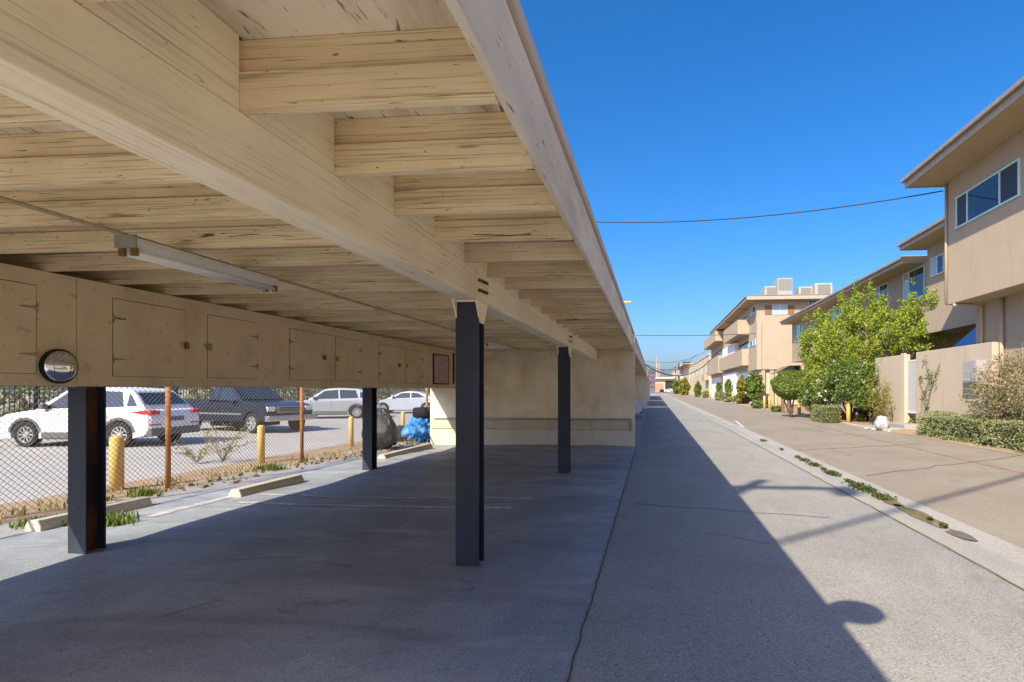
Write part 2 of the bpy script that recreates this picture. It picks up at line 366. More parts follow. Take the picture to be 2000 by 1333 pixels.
def bumpy(px, py):        # gentle unevenness of the parking floor
    return 0.055 * mnoise.noise(Vector((px * .42, py * .42, 2.0))) + 0.018 * mnoise.noise(Vector((px * 1.6, py * 1.3, 7.0)))
def sheet(name, x0, x1, y0, y1, z, m, nx=1, ny=1, f=None):
    mb = MB()
    for j in range(ny + 1):
        for i in range(nx + 1):
            x = x0 + (x1 - x0) * i / nx; y = y0 + (y1 - y0) * j / ny
            mb.v.append((x, y, z + (f(x, y) if f else 0)))
    for j in range(ny):
        for i in range(nx):
            a = j * (nx + 1) + i; mb.f.append((a, a + 1, a + nx + 2, a + nx + 1))
    return mb.build(name, m, smooth=bool(f))

# ---------------------------------------------------------------- ground
structure(sheet("ground", -900, 900, -600, 1500, -0.06, M_ground))
def floor_f(x, y):
    e = min(1, (x + 7.0) / .6, (-.55 - x) / .5)
    return bumpy(x, y) * max(0, e)
structure(sheet("bounce_pad", -7.0, -0.5, -1.5, 2.5, 0.0, M_bounce))  # unseen floor, added pale to bounce sun onto the near timbers
structure(sheet("carport_floor", -7.0, -0.5, 2.5, 15.9, 0.0, M_asC, 60, 200, floor_f))
structure(sheet("bounce_apron", -14, -0.5, -40, -1.5, 0.004, M_bounce))  # unseen pale ground added behind the camera as a bounce surface
structure(sheet("alley_road", -0.5, 2.92, -30, 330, 0.0, M_asA))
structure(sheet("alley_road_right", 3.67, 8.75, -30, 330, 0.0, M_asR))
structure(sheet("carport_apron", -7.0, -0.5, 15.9, 250, 0.0, M_asC))
def gutter():
    mb = MB()
    xs = [2.92, 3.10, 3.26, 3.36, 3.50, 3.67]; zs = [0.004, 0.004, -0.012, -0.020, -0.008, 0.004]
    for y in (-30, 330):
        for x, z in zip(xs, zs): mb.v.append((x, y, z))
    for i in range(5): mb.f.append((i, i + 1, 7 + i, 6 + i))
    return structure(mb.build("gutter_channel", M_conc))
gutter()
# lot beyond the cabinet, dirt strip, street
def lot_f(x, y): return 0.012 * mnoise.noise(Vector((x * .9, y * .9, 4.0)))
structure(sheet("lot_pavement", -7.75, -7.0, -1.5, 15.9, 0.0, M_asL, 8, 120, lot_f))
def slab_patch(name, poly, z, m): return MB().add([(x, y, z) for x, y in poly], [tuple(range(len(poly)))]).build(name, m)
# sun bleached strip of the parking floor next to the cabinet
def strip_f(x, y): return floor_f(x, y)
structure(sheet("dirt_strip", -9.0, -7.55, -1.5, 30, -0.004, M_dirt, 16, 120, lambda x, y: 0.02 * mnoise.noise(Vector((x * 2, y * 2, 1)))))
structure(sheet("street", -24, -8.9, -30, 120, -0.02, M_asS))
# painted parking lines, cracks, red line
def ribbon(name, pts, w, z, m, f=None):
    mb = MB(); n = len(pts)
    for i, p in enumerate(pts):
        a = Vector(pts[max(i - 1, 0)]); b = Vector(pts[min(i + 1, n - 1)]); d = (b - a).normalized()
        ww = w * (1 + .5 * mnoise.noise(Vector((i * .9, w, 0)))) if f == 'v' else w
        nx, ny = -d.y * ww / 2, d.x * ww / 2
        for s in (-1, 1):
            x, y = p[0] + s * nx, p[1] + s * ny
            zz = z + (strip_f(x, y) if x < -5.1 else floor_f(x, y) if x < -.5 else 0)
            mb.v.append((x, y, zz))
    for i in range(n - 1): mb.f.append((2 * i, 2 * i + 1, 2 * i + 3, 2 * i + 2))
    return structure(mb.build(name, m))
def lin(a, b, n): return [(a[0] + (b[0] - a[0]) * i / n, a[1] + (b[1] - a[1]) * i / n) for i in range(n + 1)]
def wob(pts, amp, sc=1.2, seed=0):
    return [(x + amp * mnoise.noise(Vector((x * sc, y * sc, seed))), y + amp * mnoise.noise(Vector((x * sc + 9, y * sc, seed + 3)))) for x, y in pts]
for (a, b, w) in [((465, 984), (1000, 993), .09), ((510, 968), (1040, 977), .07), ((760, 887), (1080, 893), .08), ((830, 882), (1080, 886), .06)]:
    pa, pb = G(*a), G(*b)
    ribbon("parking_line", lin(pa, pb, 90), w, 0.006, M_line)
pa, pb = G(292, 1012), G(448, 972); ribbon("parking_line", wob(lin(pa, pb, 40), .03, 3, 4), .16, 0.006, M_line2, 'v')
ribbon("floor_seam", wob(lin((-.47, 2.5), (-.47, 15.3), 220), .022, 4.5, 5), .012, 0.010, M_crack, 'v')
ribbon("alley_crack", wob(lin(G(1240, 985), G(1620, 1012), 60), .06, 2, 8), .016, 0.006, M_crack, 'v')
ribbon("alley_crack", wob(lin(G(1290, 905), G(1500, 915), 40), .06, 2, 18), .012, 0.006, M_crack, 'v')
ribbon("alley_crack", wob(lin(G(1690, 930), G(2000, 890), 60), .10, 1.6, 28), .022, 0.006, M_crack, 'v')
ribbon("alley_crack", wob(lin(G(1560, 880), G(1800, 868), 40), .10, 1.6, 48), .03, 0.006, M_crack, 'v')
ribbon("gutter_edge_crack", wob(lin((2.93, 1), (2.93, 40), 160), .03, 3, 38), .022, 0.009, M_edge, 'v')
ribbon("floor_crack", wob(lin(G(200, 1003), G(362, 978), 40), .04, 2, 58), .02, 0.012, M_crack, 'v')
c0 = G(700, 1136)
ring = [(c0[0] + .30 * math.cos(a) * (1 + .25 * mnoise.noise(Vector((math.cos(a), math.sin(a), 3)))), c0[1] + .17 * math.sin(a)) for a in np.linspace(2.2, 6.6, 50)]
for (a_, b_, sd) in (((300, 1215), (420, 1180), 1), ((760, 1050), (1010, 1030), 2), ((420, 1100), (600, 1090), 4)):
    ribbon("floor_crack", wob(lin(G(*a_), G(*b_), 60), .07, 2.6, sd * 7), .009, 0.008, M_crack, 'v')
for (a_, b_, sd) in (((1330, 830), (1420, 850), 5), ((1350, 1040), (1520, 1062), 6)):
    ribbon("alley_crack", wob(lin(G(*a_), G(*b_), 80), .08, 2.2, sd * 5), .008, 0.006, M_crack, 'v')
ribbon("red_line", wob(lin((6.97, 5), (6.97, 45), 90), .025, .8, 68), .10, 0.006, M_red)
ribbon("lane_dash", lin(G(1452, 835), G(1436, 822), 3), .10, 0.006, M_line)
for py in (809, 812.5, 816, 820, 825, 831):
    x = 1277 + (py - 760) * 2.05 - 2
    ribbon("wet_spot_dash", lin(G(x, py), G(x + 9, py + 1.5), 2), .16, 0.007, M_line)  # wet spots, their whitish look painted on as dashes
# puddles and gutter weeds
def blob_flat(name, c, rx, ry, z, m, seed):
    mb = MB(); n = 40; mb.v.append((c[0], c[1], z))
    for k in range(n):
        a = 2 * math.pi * k / n; q = 1 + .35 * mnoise.noise(Vector((math.cos(a) * 1.5, math.sin(a) * 1.5, seed)))
        mb.v.append((c[0] + rx * q * math.cos(a), c[1] + ry * q * math.sin(a), z))
    for k in range(n): mb.f.append((0, 1 + k, 1 + (k + 1) % n))
    return mb.build(name, m)
for (px, py, rx, ry, sd) in [(1742, 981, .10, .30, 1), (1795, 1007, .12, .62, 2), (1858, 1043, .10, .22, 3)]:
    p = G(px, py); structure(blob_flat("puddle", (3.36, p[1]), rx, ry, -0.004, M_water, sd))

# ---------------------------------------------------------------- vegetation builders
def leaf_mesh(name, P, size, m, parent=None, up=0.3, flat=None, aspect=0.55, normal=None):
    """P: (n,3) positions in world space; one leaf-shaped quad for each"""
    n = len(P); d = rng.normal(size=(n, 3)); d[:, 2] *= .8; d /= np.linalg.norm(d, axis=1)[:, None]
    nrm = rng.normal(size=(n, 3)); nrm[:, 2] = np.abs(nrm[:, 2]) + up
    if normal is not None: nrm = nrm * .75 + normal
    s = np.cross(d, nrm); s /= (np.linalg.norm(s, axis=1)[:, None] + 1e-9)
    L = size * rng.uniform(.65, 1.35, n)[:, None]; w = L * aspect * .5
    v = np.stack([P - d * L * .5, P + s * w, P + d * L * .5, P - s * w], 1).reshape(-1, 3)
    off = Vector((0, 0, 0)); q = parent
    while q is not None: off += q.location; q = q.parent
    v = v - np.array(off)
    me = bpy.data.meshes.new(name)
    me.vertices.add(4 * n); me.vertices.foreach_set("co", v.astype(np.float32).ravel())
    me.loops.add(4 * n); me.loops.foreach_set("vertex_index", np.arange(4 * n, dtype=np.int32))
    me.polygons.add(n); me.polygons.foreach_set("loop_start", np.arange(0, 4 * n, 4, dtype=np.int32))
    me.polygons.foreach_set("loop_total", np.full(n, 4, dtype=np.int32))
    me.update(); me.validate()
    return link(name, me, m, parent)
def nz(P, sc, seed):
    return np.array([mnoise.noise(Vector((p[0] * sc, p[1] * sc, p[2] * sc + seed))) for p in P])
def blob_pts(blobs, n, shell=.45, gap=-.15, gsc=1.4, seed=0, rag=.18):
    vol = np.array([b[1][0] * b[1][1] * b[1][2] for b in blobs]) ** .67; vol /= vol.sum()
    out = []; nn = []
    for b, k in zip(blobs, (vol * n).astype(int)):
        d = rng.normal(size=(k, 3)); d /= np.linalg.norm(d, axis=1)[:, None]
        r = (shell + (1 - shell) * rng.uniform(size=k) ** .6)
        bump = 1 + rag * np.array([mnoise.noise(Vector((x[0] * 2.3, x[1] * 2.3, x[2] * 2.3 + seed))) for x in d])
        P = np.array(b[0]) + d * (r * bump)[:, None] * np.array(b[1]); out.append(P); nn.append(d)
    P = np.concatenate(out); D = np.concatenate(nn)
    keep = nz(P, gsc, seed) > gap
    return P[keep], D[keep]
def plant(name, label, cat, base, blobs, n, size, m, stems=(), group=None, part="foliage", **k):
    r = thing(name, label, cat, base, 0, group)
    kk = {q: k.pop(q) for q in ("shell", "gap", "gsc", "seed", "rag") if q in k}
    P, D = blob_pts(blobs, n, **kk)
    leaf_mesh(part, P, size, m, r, normal=D * 1.0, **k)
    if stems:
        mb = MB()
        for pts, rr in stems: mb.tube(pts, rr, 6)
        mb.build("trunk", M_bark, r, smooth=True)
    return r

# ---------------------------------------------------------------- the carport
XF, XB, XC, XW = -0.546, -1.585, -5.5, -6.42      # fascia, beam face, cabinet face, back edge
ZJ, ZD = H + 1.07, H + 1.36                      # joist bottom, deck underside
YW = onX(1240, 872, -.53)[1]                     # end wall
Y0 = -1.3
def make_carport(label, y0, y1, first=True):
    r = thing("carport", label, "carport", (-3.5, y0, 0), 0, "carports along the alley")
    MB().box(XW, XF - .03, y0, y1, ZD, ZD + .05).build("roof_deck", M_deck, r)
    MB().box(XW - .02, XF - .006, y0 - .01, y1 + .01, ZD + .053, ZD + .185).build("roof_covering", M_roof, r)
    MB().box(XF - .035, XF, y0, y1, ZJ + .01, ZD + .082).build("fascia", M_fascia, r, 0.004)
    MB().box(XF - .02, XF + .018, y0, y1, ZD + .098, ZD + .172).build("edge_trim", M_trimedge, r)
    MB().box(XW - .04, XW - .003, y0, y1, 1.72, ZD + .05).build("rear_board", M_wy, r)
    MB().box(XB - .19, XB, y0, y1 - .02, H + .805, ZJ - .002).build("main_beam", M_wy, r, 0.006)
    ys = []; y = 1.99 + .635 * math.ceil((y0 + .04 - 1.99) / .635)
    while y < y1 - .15: ys.append(y); y += .635
    jp = None
    for i, y in enumerate(ys):
        j = MB().box(XW + .01, XF - .037, y, y + .045, ZJ, ZJ + .150).box(XW + .01, XF - .037, y + .027, y + .045, ZJ + .166, ZD - .002)
        jo = j.build("joist", M_wx, r, 0.003)
        if i + 1 < len(ys) and first:
            MB().box(XB - .05, XB - .002, y + .047, y + .633, ZJ, ZD - .002).build("blocking", M_wy, r)
    return r
carport = make_carport("timber carport roof in the foreground with cream joists above dark steel posts", Y0, YW - .03)
# steel posts : H sections with flanges facing along the alley
def h_post(x, y, ztop, w=.22, d=.16, rust=False, parent=None):
    o = MB()
    o.box(x - w / 2, x + w / 2, y, y + .014, 0, ztop).box(x - w / 2, x + w / 2, y + d - .014, y + d, 0, ztop)
    o.box(x - .006, x + .006, y + .0143, y + d - .0143, 0, ztop)
    return o.build("post", M_steel if not rust else M_steel, parent)
col_front = []
for (px, py) in ((911, 1105), (1098, 927)):
    g = G(px, py); col_front.append(g[1])
    p = h_post(XB - .1, g[1], H + .805 - .02, w=.215, d=.16, parent=carport)
    MB().box(XB - .24, XB + .04, g[1] - .03, g[1] + .19, H + .805 - .018, H + .805 - .003).build("cap_plate", M_wy, p)
    for s in (0, 1):
        xx0 = XB + .003 if s == 0 else XB - .206
        yc = g[1] + .08
        poly = [(yc - .16, ZJ - .015), (yc + .16, ZJ - .015), (yc + .16, H + .77), (yc + .05, H + .60), (yc - .05, H + .60), (yc - .16, H + .77)]
        gp = MB().prism(poly, 'x', xx0, xx0 + .012).build("gusset_plate", M_wy, p)
        if s == 0:
            for iy in (-.11, -.04, .04, .11):
                for iz in (.06, .15):
                    MB().box(xx0 + .012, xx0 + .034, yc + iy - .013, yc + iy + .013, ZJ - .02 - iz - .013 - (iy % .1) * .15, ZJ - .02 - iz + .013 - (iy % .1) * .15).build("bolt", M_rustedge, gp)
for (px, py) in ((148, 1083), (716, 921)):
    g = G(px, py)
    xl = g[0]
    p = h_post(xl + .01, g[1], 1.62, w=.19, d=.2, parent=carport)
    MB().box(xl + .018, xl + .030, g[1] + .0146, g[1] + .185, 0.0, 1.62).build("rusted_web", M_steelrust, p)
# an earlier post behind the viewer keeps the roof carried
for yy in (col_front[0] - 5.3, ):
    h_post(XB - .1, yy, H + .81, parent=carport)

# end wall
wall = thing("end_wall", "stained off white stucco wall closing the far end of the near carport bay", "wall", (-3.5, YW, 0))
MB().box(-6.43, -.53, YW, YW + .18, -.05, ZJ + .0).build("wall", M_cw, wall, 0.01)
MB().box(-6.43, -.575, YW + .02, YW + .16, ZJ + .002, ZD - .002).build("wall_top", M_wx, wall)
MB().box(-6.40, -.60, YW - .05, YW - .001, .47, .72).build("guard_board", M_cwband, wall, 0.01)
MB().box(-6.42, -.535, YW - .03, YW - .0015, -.05, .455).build("footing", M_cwlow, wall, 0.012)
MB().tube([(-6.3, YW - .07, .755), (-.62, YW - .07, .755)], .024, 8).build("pipe", M_metal, wall, smooth=True)
q = MB().tube([(-.64, YW - .07, .76), (-.64, YW - .07, .42)], .028, 8)
q.lathe([(.045, 0), (.06, .03), (.06, .07), (.03, .1)], (-.64, YW - .07, .50)); q.lathe([(.03, 0), (.05, .02), (.05, .05), (.02, .08)], (-.64, YW - .07, .62))
q.build("valve", M_metal, wall, smooth=False)
MB().prism([(-1.85, .72), (-1.66, .72), (-1.70, .60), (-1.76, .55), (-1.76, .45), (-1.79, .45), (-1.79, .56)], 'y', YW - .056, YW - .051).build("stain", M_conduit, wall)

# storage cabinets hung along the back
cab = thing("storage_cabinet", "long run of tan plywood storage lockers hung along the back of the carport", "cabinet", (XC, 3, 1.63))
ZB, ZT = H + .028, ZJ - .004
seams = sorted([onX(x, 650, XC)[1] for x in (150, 535, 722, 838)])
first = seams[0] - (seams[1] - seams[0]); edges = [Y0 + .02, first] + seams + [YW - .01]
for a, b in zip(edges[:-1], edges[1:]):
    MB().box(XC - .018, XC, a + .004, b - .004, ZB, ZT).build("front_panel", M_ply, cab, 0.002)
MB().box(XW + .001, XC - .02, Y0 + .02, YW - .01, ZB + .02, ZB + .04).build("bottom_board", M_rustedge, cab)
MB().box(XC - .05, XC - .0185, Y0 + .02, YW - .01, ZB - .004, ZB + .06).build("lower_rail", M_rustedge, cab)
MB().box(XW + .001, XC - .02, Y0 + .02, YW - .01, ZT - .03, ZT - .01).build("top_board", M_ply, cab)
MB().box(XW - .002, XW + .02, Y0 + .02, YW - .01, ZB, ZT).build("back_panel", M_ply, cab)
def locker_door(xl, xr, yt, yb, hinge='L', lock=None, lock_m=None, parent=cab):
    a = onX(xl, yt, XC); b = onX(xl, yb, XC); c = onX(xr, 700, XC)
    y0, y1, z0, z1 = a[1], c[1], b[2], a[2]
    MB().box(XC + .0002, XC + .0022, y0 - .003, y1 + .004, z0 - .0025, z1 + .004).build("door_gap_shade", M_gap, parent)  # dark board that paints the shadow line around the door
    d = MB().box(XC + .0005, XC + .006, y0 + .002, y1 - .002, z0 + .001, z1 - .002).build("door", M_ply, parent, 0.0015)
    yh = y0 if hinge == 'L' else y1
    s = 1 if hinge == 'L' else -1
    for zz in (z0 + (z1 - z0) * .22, z0 + (z1 - z0) * .75):
        hb = MB().tube([(XC + .012, yh, zz - .045), (XC + .012, yh, zz + .045)], .007, 6)
        hb.prism([(yh, zz - .016), (yh, zz + .016), (yh + s * .14, zz + .005), (yh + s * .14, zz - .005)], 'x', XC + .006, XC + .009)
        hb.build("hinge", M_hinge, d)
    if lock:
        p = onX(lock[0], lock[1], XC)
        k = MB().box(XC + .006, XC + .011, p[1] - .07, p[1] + .05, p[2] - .02, p[2] + .02)
        k.build("hasp", M_conduit, d)
        k = MB().box(XC + .012, XC + .036, p[1] - .022, p[1] + .026, p[2] - .062, p[2] - .005)
        k.tube([(XC + .024, p[1] - .014, p[2] - .006), (XC + .024, p[1] - .014, p[2] + .02), (XC + .024, p[1] + .018, p[2] + .02), (XC + .024, p[1] + .018, p[2] - .006)], .005, 6)
        k.build("padlock", lock_m or M_metal, d)
    return d
locker_door(-60, 70, 536, 727, 'R')
locker_door(220, 362, 583, 735, 'L', (361, 672), M_brass)
locker_door(405, 502, 615, 738, 'R', (406, 675))
locker_door(565, 652, 642, 742, 'L', (632, 696), M_brass)
locker_door(655, 705, 658, 743, 'R', (657, 699))
locker_door(740, 790, 672, 747, 'L', (779, 712), M_brass)
locker_door(792, 824, 682, 749, 'R', (793, 713))
a = onX(845, 690, XC); b = onX(877, 748, XC)
dd = MB().box(XC + .0005, XC + .004, a[1], b[1], b[2] - .05, a[2]).build("open_locker", M_gap, cab)
MB().box(XC + .0045, XC + .008, a[1] + .10, b[1] - .06, b[2] - .02, a[2] - .03).build("pink_lining", M_pink, dd)
a = onX(884, 690, XC); b = onX(890, 750, XC)
MB().box(XC + .003, XC + .02, a[1], a[1] + .10, b[2], a[2]).build("dark_bar", M_gap, cab)
# convex mirror
mp = onX(111, 716, XC)
mir = thing("convex_mirror", "small round convex safety mirror screwed to the locker front", "mirror", (XC, mp[1], mp[2]))
R = .145
prof = [(R * math.cos(t), .035 + .055 * math.sin(t)) for t in [i * math.pi / 2 / 14 for i in range(15)]]
prof = [(max(r_, .0015), h_) for r_, h_ in prof]
MB().lathe(prof, (XC + .002, mp[1], mp[2]), 'x', 40).build("mirror_glass", M_mirror, mir, smooth=True)
rg = [(.155, .0), (.16, .012), (.16, .034), (.153, .042), (.146, .040), (.1455, .034)]
MB().lathe(rg, (XC + .002, mp[1], mp[2]), 'x', 40).build("rim", M_blackr, mir, smooth=False)

# conduit and strip lights
XL = -3.58; ZL = ZJ - .02
cd = MB().tube([(XL, Y0 + .3, ZL), (XL, 14.6, ZL)], .014, 8)
for y in (1.2, 6.9, 9.6): cd.box(XL - .03, XL + .03, y - .04, y + .04, ZL - .03, ZL + .018)
tag(cd.build("conduit", M_conduit, smooth=False), "thin painted conduit running under the joists between the strip lights", "conduit")
def strip_light(y0, y1, label):
    t = thing("strip_light", label, "light fixture", (XL, (y0 + y1) / 2, ZL), 0, "strip lights under the joists")
    MB().prism([(XL - .075, ZL - .02), (XL + .075, ZL - .02), (XL + .075, ZL - .055), (XL + .05, ZL - .085), (XL - .05, ZL - .085), (XL - .075, ZL - .055)], 'y', y0, y1).build("housing", M_white, t, 0.003)
    for s in (-1, 1):
        MB().tube([(XL + s * .045, y0 + .03, ZL - .115), (XL + s * .045, y1 - .03, ZL - .115)], .019, 10).build("lamp_tube", M_tube, t, smooth=True)
        for yy in (y0 + .015, y1 - .015): MB().box(XL + s * .045 - .02, XL + s * .045 + .02, yy - .012, yy + .012, ZL - .14, ZL - .086).build("lamp_holder", M_brass, t)
    MB().box(XL - .08, XL + .08, y0 - .012, y0 - .001, ZL - .09, ZL + .0).build("end_plate", M_metal, t)
    return t
ya = onX(247, 470, XL)[1]; yb = onX(530, 540, XL)[1]
strip_light(ya, yb, "near fluorescent strip light with two bare tubes under the joists")
strip_light(onX(947, 665, XL)[1], onX(984, 675, XL)[1], "far fluorescent strip light seen just beyond the nearest front post")

# wheel stops
def wheel_stop(x, y0, y1, label):
    t = MB().prism([(x - .11, -.03), (x + .11, -.03), (x + .10, .05), (x + .06, .125), (x - .06, .125), (x - .10, .05)], 'y', y0, y1)
    return tag(t.build("wheel_stop", M_stop, None, 0.012), label, "wheel stop", "concrete wheel stops")
g0 = G(25, 1035); g1 = G(240, 990)
wheel_stop(-6.95, g0[1] - .05, g1[1] + .1, "concrete wheel stop behind the nearest rear post with grass against it")
g0 = G(452, 978); wheel_stop(-6.12, onX(458, 760, -6.12)[1], onX(583, 760, -6.12)[1], "pale concrete wheel stop lying in full sun between the two rear posts")
g0 = G(745, 905); wheel_stop(-6.08, onX(745, 760, -6.08)[1], onX(838, 760, -6.08)[1], "low concrete wheel stop in front of the blue tarp")

# ---------------------------------------------------------------- chain link fence, bollards, litter
fl = [G(0, 1010), G(325, 953), G(587, 903), G(830, 860)]
def fx(y):
    ys = [p[1] for p in fl]; xs = [p[0] for p in fl]
    return float(np.interp(y, ys, xs))
fe = thing("chain_link_fence", "galvanised chain link fence with rusty posts between the carport and the street", "fence", (fx(9), 9, 0))
mb = MB(); pit = .078; zt = 1.95; ye0, ye1 = 2.5, 17.5
k = ye0 - zt
def wire(p, q, r=.0033):
    d = (Vector(q) - Vector(p)).normalized(); a = d.cross(Vector((1, 0, 0))).normalized() * r; b = Vector((1, 0, 0)) * r
    n = len(mb.v); P, Q = Vector(p), Vector(q)
    for o in (a, -a * .5 + b * .87, -a * .5 - b * .87): mb.v.append(tuple(P + o))
    for o in (a, -a * .5 + b * .87, -a * .5 - b * .87): mb.v.append(tuple(Q + o))
    for i in range(3): mb.f.append((n + i, n + (i + 1) % 3, n + 3 + (i + 1) % 3, n + 3 + i))
y = ye0 - zt
while y < ye1:
    for s in (0, 1):
        a0, a1 = max(y, ye0), min(y + zt, ye1)
        if a1 - a0 > .05:
            if s == 0: pz0, pz1 = a0 - y, a1 - y
            else: pz0, pz1 = zt - (a0 - y), zt - (a1 - y)
            wire((fx(a0), a0, .02 + pz0), (fx(a1), a1, .02 + pz1))
    y += pit
mb.build("wire_mesh", M_wiremesh, fe)
for (px, py) in ((-60, 1020), (325, 953), (587, 903), (832, 858)):
    p = G(px, py); MB().tube([(p[0] + .03, p[1], -.05), (p[0] + .03, p[1], 2.05)], .038, 10).build("post", M_rust, fe, smooth=True)
MB().tube([(fx(ye0) + .03, ye0, 1.98), (fx(8), 8, 1.98), (fx(ye1) + .03, ye1, 1.98)], .022, 8).build("top_rail", M_metal, fe)
def bollard(px, py, wpx, top, label, group="yellow bollards"):
    p = G(px, py); d = (1080 * H) / (py - 760); r = wpx * d / 1080 / 2; h = (py - top) * d / 1080
    o = MB().lathe([(r, -.05), (r, h - .03), (r * .9, h - .008), (r * .5, h + .012), (.002, h + .016)], p, 'z', 20).build("bollard", M_yel, None, smooth=False)
    for f in o.data.polygons: f.use_smooth = len(f.vertices) == 4
    return tag(o, label, "bollard", group)
bollard(228, 957, 23, 853, "yellow bollard behind the fence in front of the white SUV's rear wheel")
bollard(510, 905, 13, 832, "yellow bollard behind the fence beside the dry weeds")
bollard(686, 873, 9, 815, "yellow bollard behind the fence just left of the black rubbish bag")
bollard(787, 850, 7, 805, "yellow bollard behind the fence beside the blue tarp")

def lump(name, c, r, m, seed, amp=.25, sc=2.0, parent=None, tip=0.0, n=48, fold=0.0):
    mb = MB(); nu, nv = n, n // 2
    for j in range(nv + 1):
        for i in range(nu):
            a = 2 * math.pi * i / nu; b = math.pi * j / nv - math.pi / 2
            d = Vector((math.cos(b) * math.cos(a), math.cos(b) * math.sin(a), math.sin(b)))
            q = 1 + amp * mnoise.noise(d * sc + Vector((seed, 0, 0))) + amp * .45 * mnoise.noise(d * sc * 2.7 + Vector((0, seed, 0)))
            q += fold * (abs(mnoise.noise(Vector((d.x * 5, d.y * 5, d.z * 1.3 + seed)))) - .25)
            z = d.z * r[2] * q
            wdt = 1 - tip * max(0, d.z)
            mb.v.append((c[0] + d.x * r[0] * q * wdt, c[1] + d.y * r[1] * q * wdt, max(c[2] + z, 0.004)))
    for j in range(nv):
        for i in range(nu):
            mb.f.append((j * nu + i, j * nu + (i + 1) % nu, (j + 1) * nu + (i + 1) % nu, (j + 1) * nu + i))
    return mb.build(name, m, parent, smooth=True)
g = G(738, 880)
tag(lump("rubbish_bag", (g[0] + .02, g[1] + .15, .52), (.46, .40, .56), M_bagb, 3.1, .20, 1.3, tip=.45, fold=.14), "tall black plastic rubbish bag slumped behind the farther rear post", "rubbish bag")
g = G(776, 864)
tag(lump("rubbish_sack", (g[0], g[1] + .25, .24), (.20, .26, .26), M_blackr, 9.2, .18, 1.4), "small dark bundle between the black rubbish bag and the blue tarp", "bag")
g = G(816, 866)
tag(lump("tarp_heap", (g[0] - .02, g[1] + .45, .38), (.47, .48, .44), M_tarp, 5.7, .22, 2.2, n=80, fold=.55), "crumpled bright blue tarp heaped beside the end wall", "tarp")
tyre_prof = [(.17, -.09), (.27, -.105), (.315, -.08), (.325, 0), (.315, .08), (.27, .105), (.17, .09)]
tag(MB().lathe([(r * 1.18, h * 1.5) for r, h in tyre_prof], (g[0] + .03, g[1] + .5, .88), 'z', 36).build("tyre", M_blackr, None, smooth=True), "old black tyre lying flat on top of the blue tarp", "tyre")
# dry weeds and grass
def blades(name, spots, m, n, hgt, spread, lean=.5, w=.012):
    mb = MB()
    for (x, y, z) in spots:
        for _ in range(n):
            bx, by = x + random.gauss(0, spread), y + random.gauss(0, spread)
            a = random.uniform(0, 6.28); h = hgt * random.uniform(.4, 1.2); l = h * lean * random.uniform(.2, 1)
            dx, dy = math.cos(a), math.sin(a); px_, py_ = -dy * w, dx * w
            mb.add([(bx - px_, by - py_, z), (bx + px_, by + py_, z), (bx + dx * l * .4 + px_ * .7, by + dy * l * .4 + py_ * .7, z + h * .6), (bx + dx * l * .4 - px_ * .7, by + dy * l * .4 - py_ * .7, z + h * .6), (bx + dx * l, by + dy * l, z + h)],
                   [(0, 1, 2, 3), (3, 2, 4)])
    me = bpy.data.meshes.new(name); me.from_pydata(mb.v, [], mb.f); return link(name, me, m)
sp = [G(60 + 16 * i + random.uniform(-8, 8), 1030 - 1.0 * i + random.uniform(-4, 4), 0.0) for i in range(12)] + [G(205 + 8 * i, 1027, 0) for i in range(5)]
sp2 = [(-7.45 + random.uniform(-.1, .1), G(1, 966)[1] + .25 * i, 0) for i in range(5)] + [(fx(y) + .28 + random.uniform(-.12, .1), y, 0) for y in np.arange(10.9, 11.7, .2)]
sp = sp + [G(285 + random.uniform(-22, 22), 968 + random.uniform(-3, 3)) for _ in range(4)] + [G(520 + random.uniform(-30, 30), 917 + random.uniform(-3, 3)) for _ in range(4)]
stuff(blades("grass", sp, M_grass, 60, .10, .07))
sp = [(fx(y) + random.uniform(-.5, .5), y, 0) for y in np.arange(5, 16.5, .07)]
stuff(blades("dry_grass", sp, M_straw, 5, .10, .06))
def weed(base, hgt, n, label, spread=.9):
    r = thing("weed", label, "weed", base, 0, "dry weeds by the fence")
    mb = MB(); P = []
    for i in range(n):
        a = random.uniform(0, 6.28); l = spread * random.uniform(.3, 1)
        tip = Vector((base[0] + math.cos(a) * l * .5, base[1] + math.sin(a) * l, base[2] + hgt * random.uniform(.4, 1)))
        mid = Vector(base) * .5 + tip * .5 + Vector((0, 0, .12 * hgt))
        mb.tube([base, mid, tip], [.008, .006, .003], 4)
        for t in np.linspace(.25, 1, 22):
            p = (Vector(base).lerp(mid, t * 2) if t < .5 else mid.lerp(tip, t * 2 - 1))
            P.append((p.x + random.gauss(0, .035), p.y + random.gauss(0, .035), p.z + random.gauss(0, .03)))
    mb.build("stem", M_straw, r); leaf_mesh("foliage", np.array(P), .06, M_straw, r)
    return r
g = G(470, 905); weed((g[0] - .5, g[1] + .1, 0), .95, 12, "tall straw coloured weed behind the fence left of a yellow bollard")
g = G(425, 903); weed((g[0] - .4, g[1] - .1, 0), .5, 11, "low sprawling straw weed behind the fence")
# rubble along the fence
mb = MB()
for i in range(150):
    y = random.uniform(7, 16.5); x = fx(y) + random.uniform(-.15, .75); s = random.uniform(.015, .05)
    h = [random.uniform(.6, 1.3) for _ in range(3)]
    mb.box(x - s * h[0], x + s * h[0], y - s * h[1], y + s * h[1], -.01, s * h[2])
stuff(mb.build("rubble", M_dirt, None))

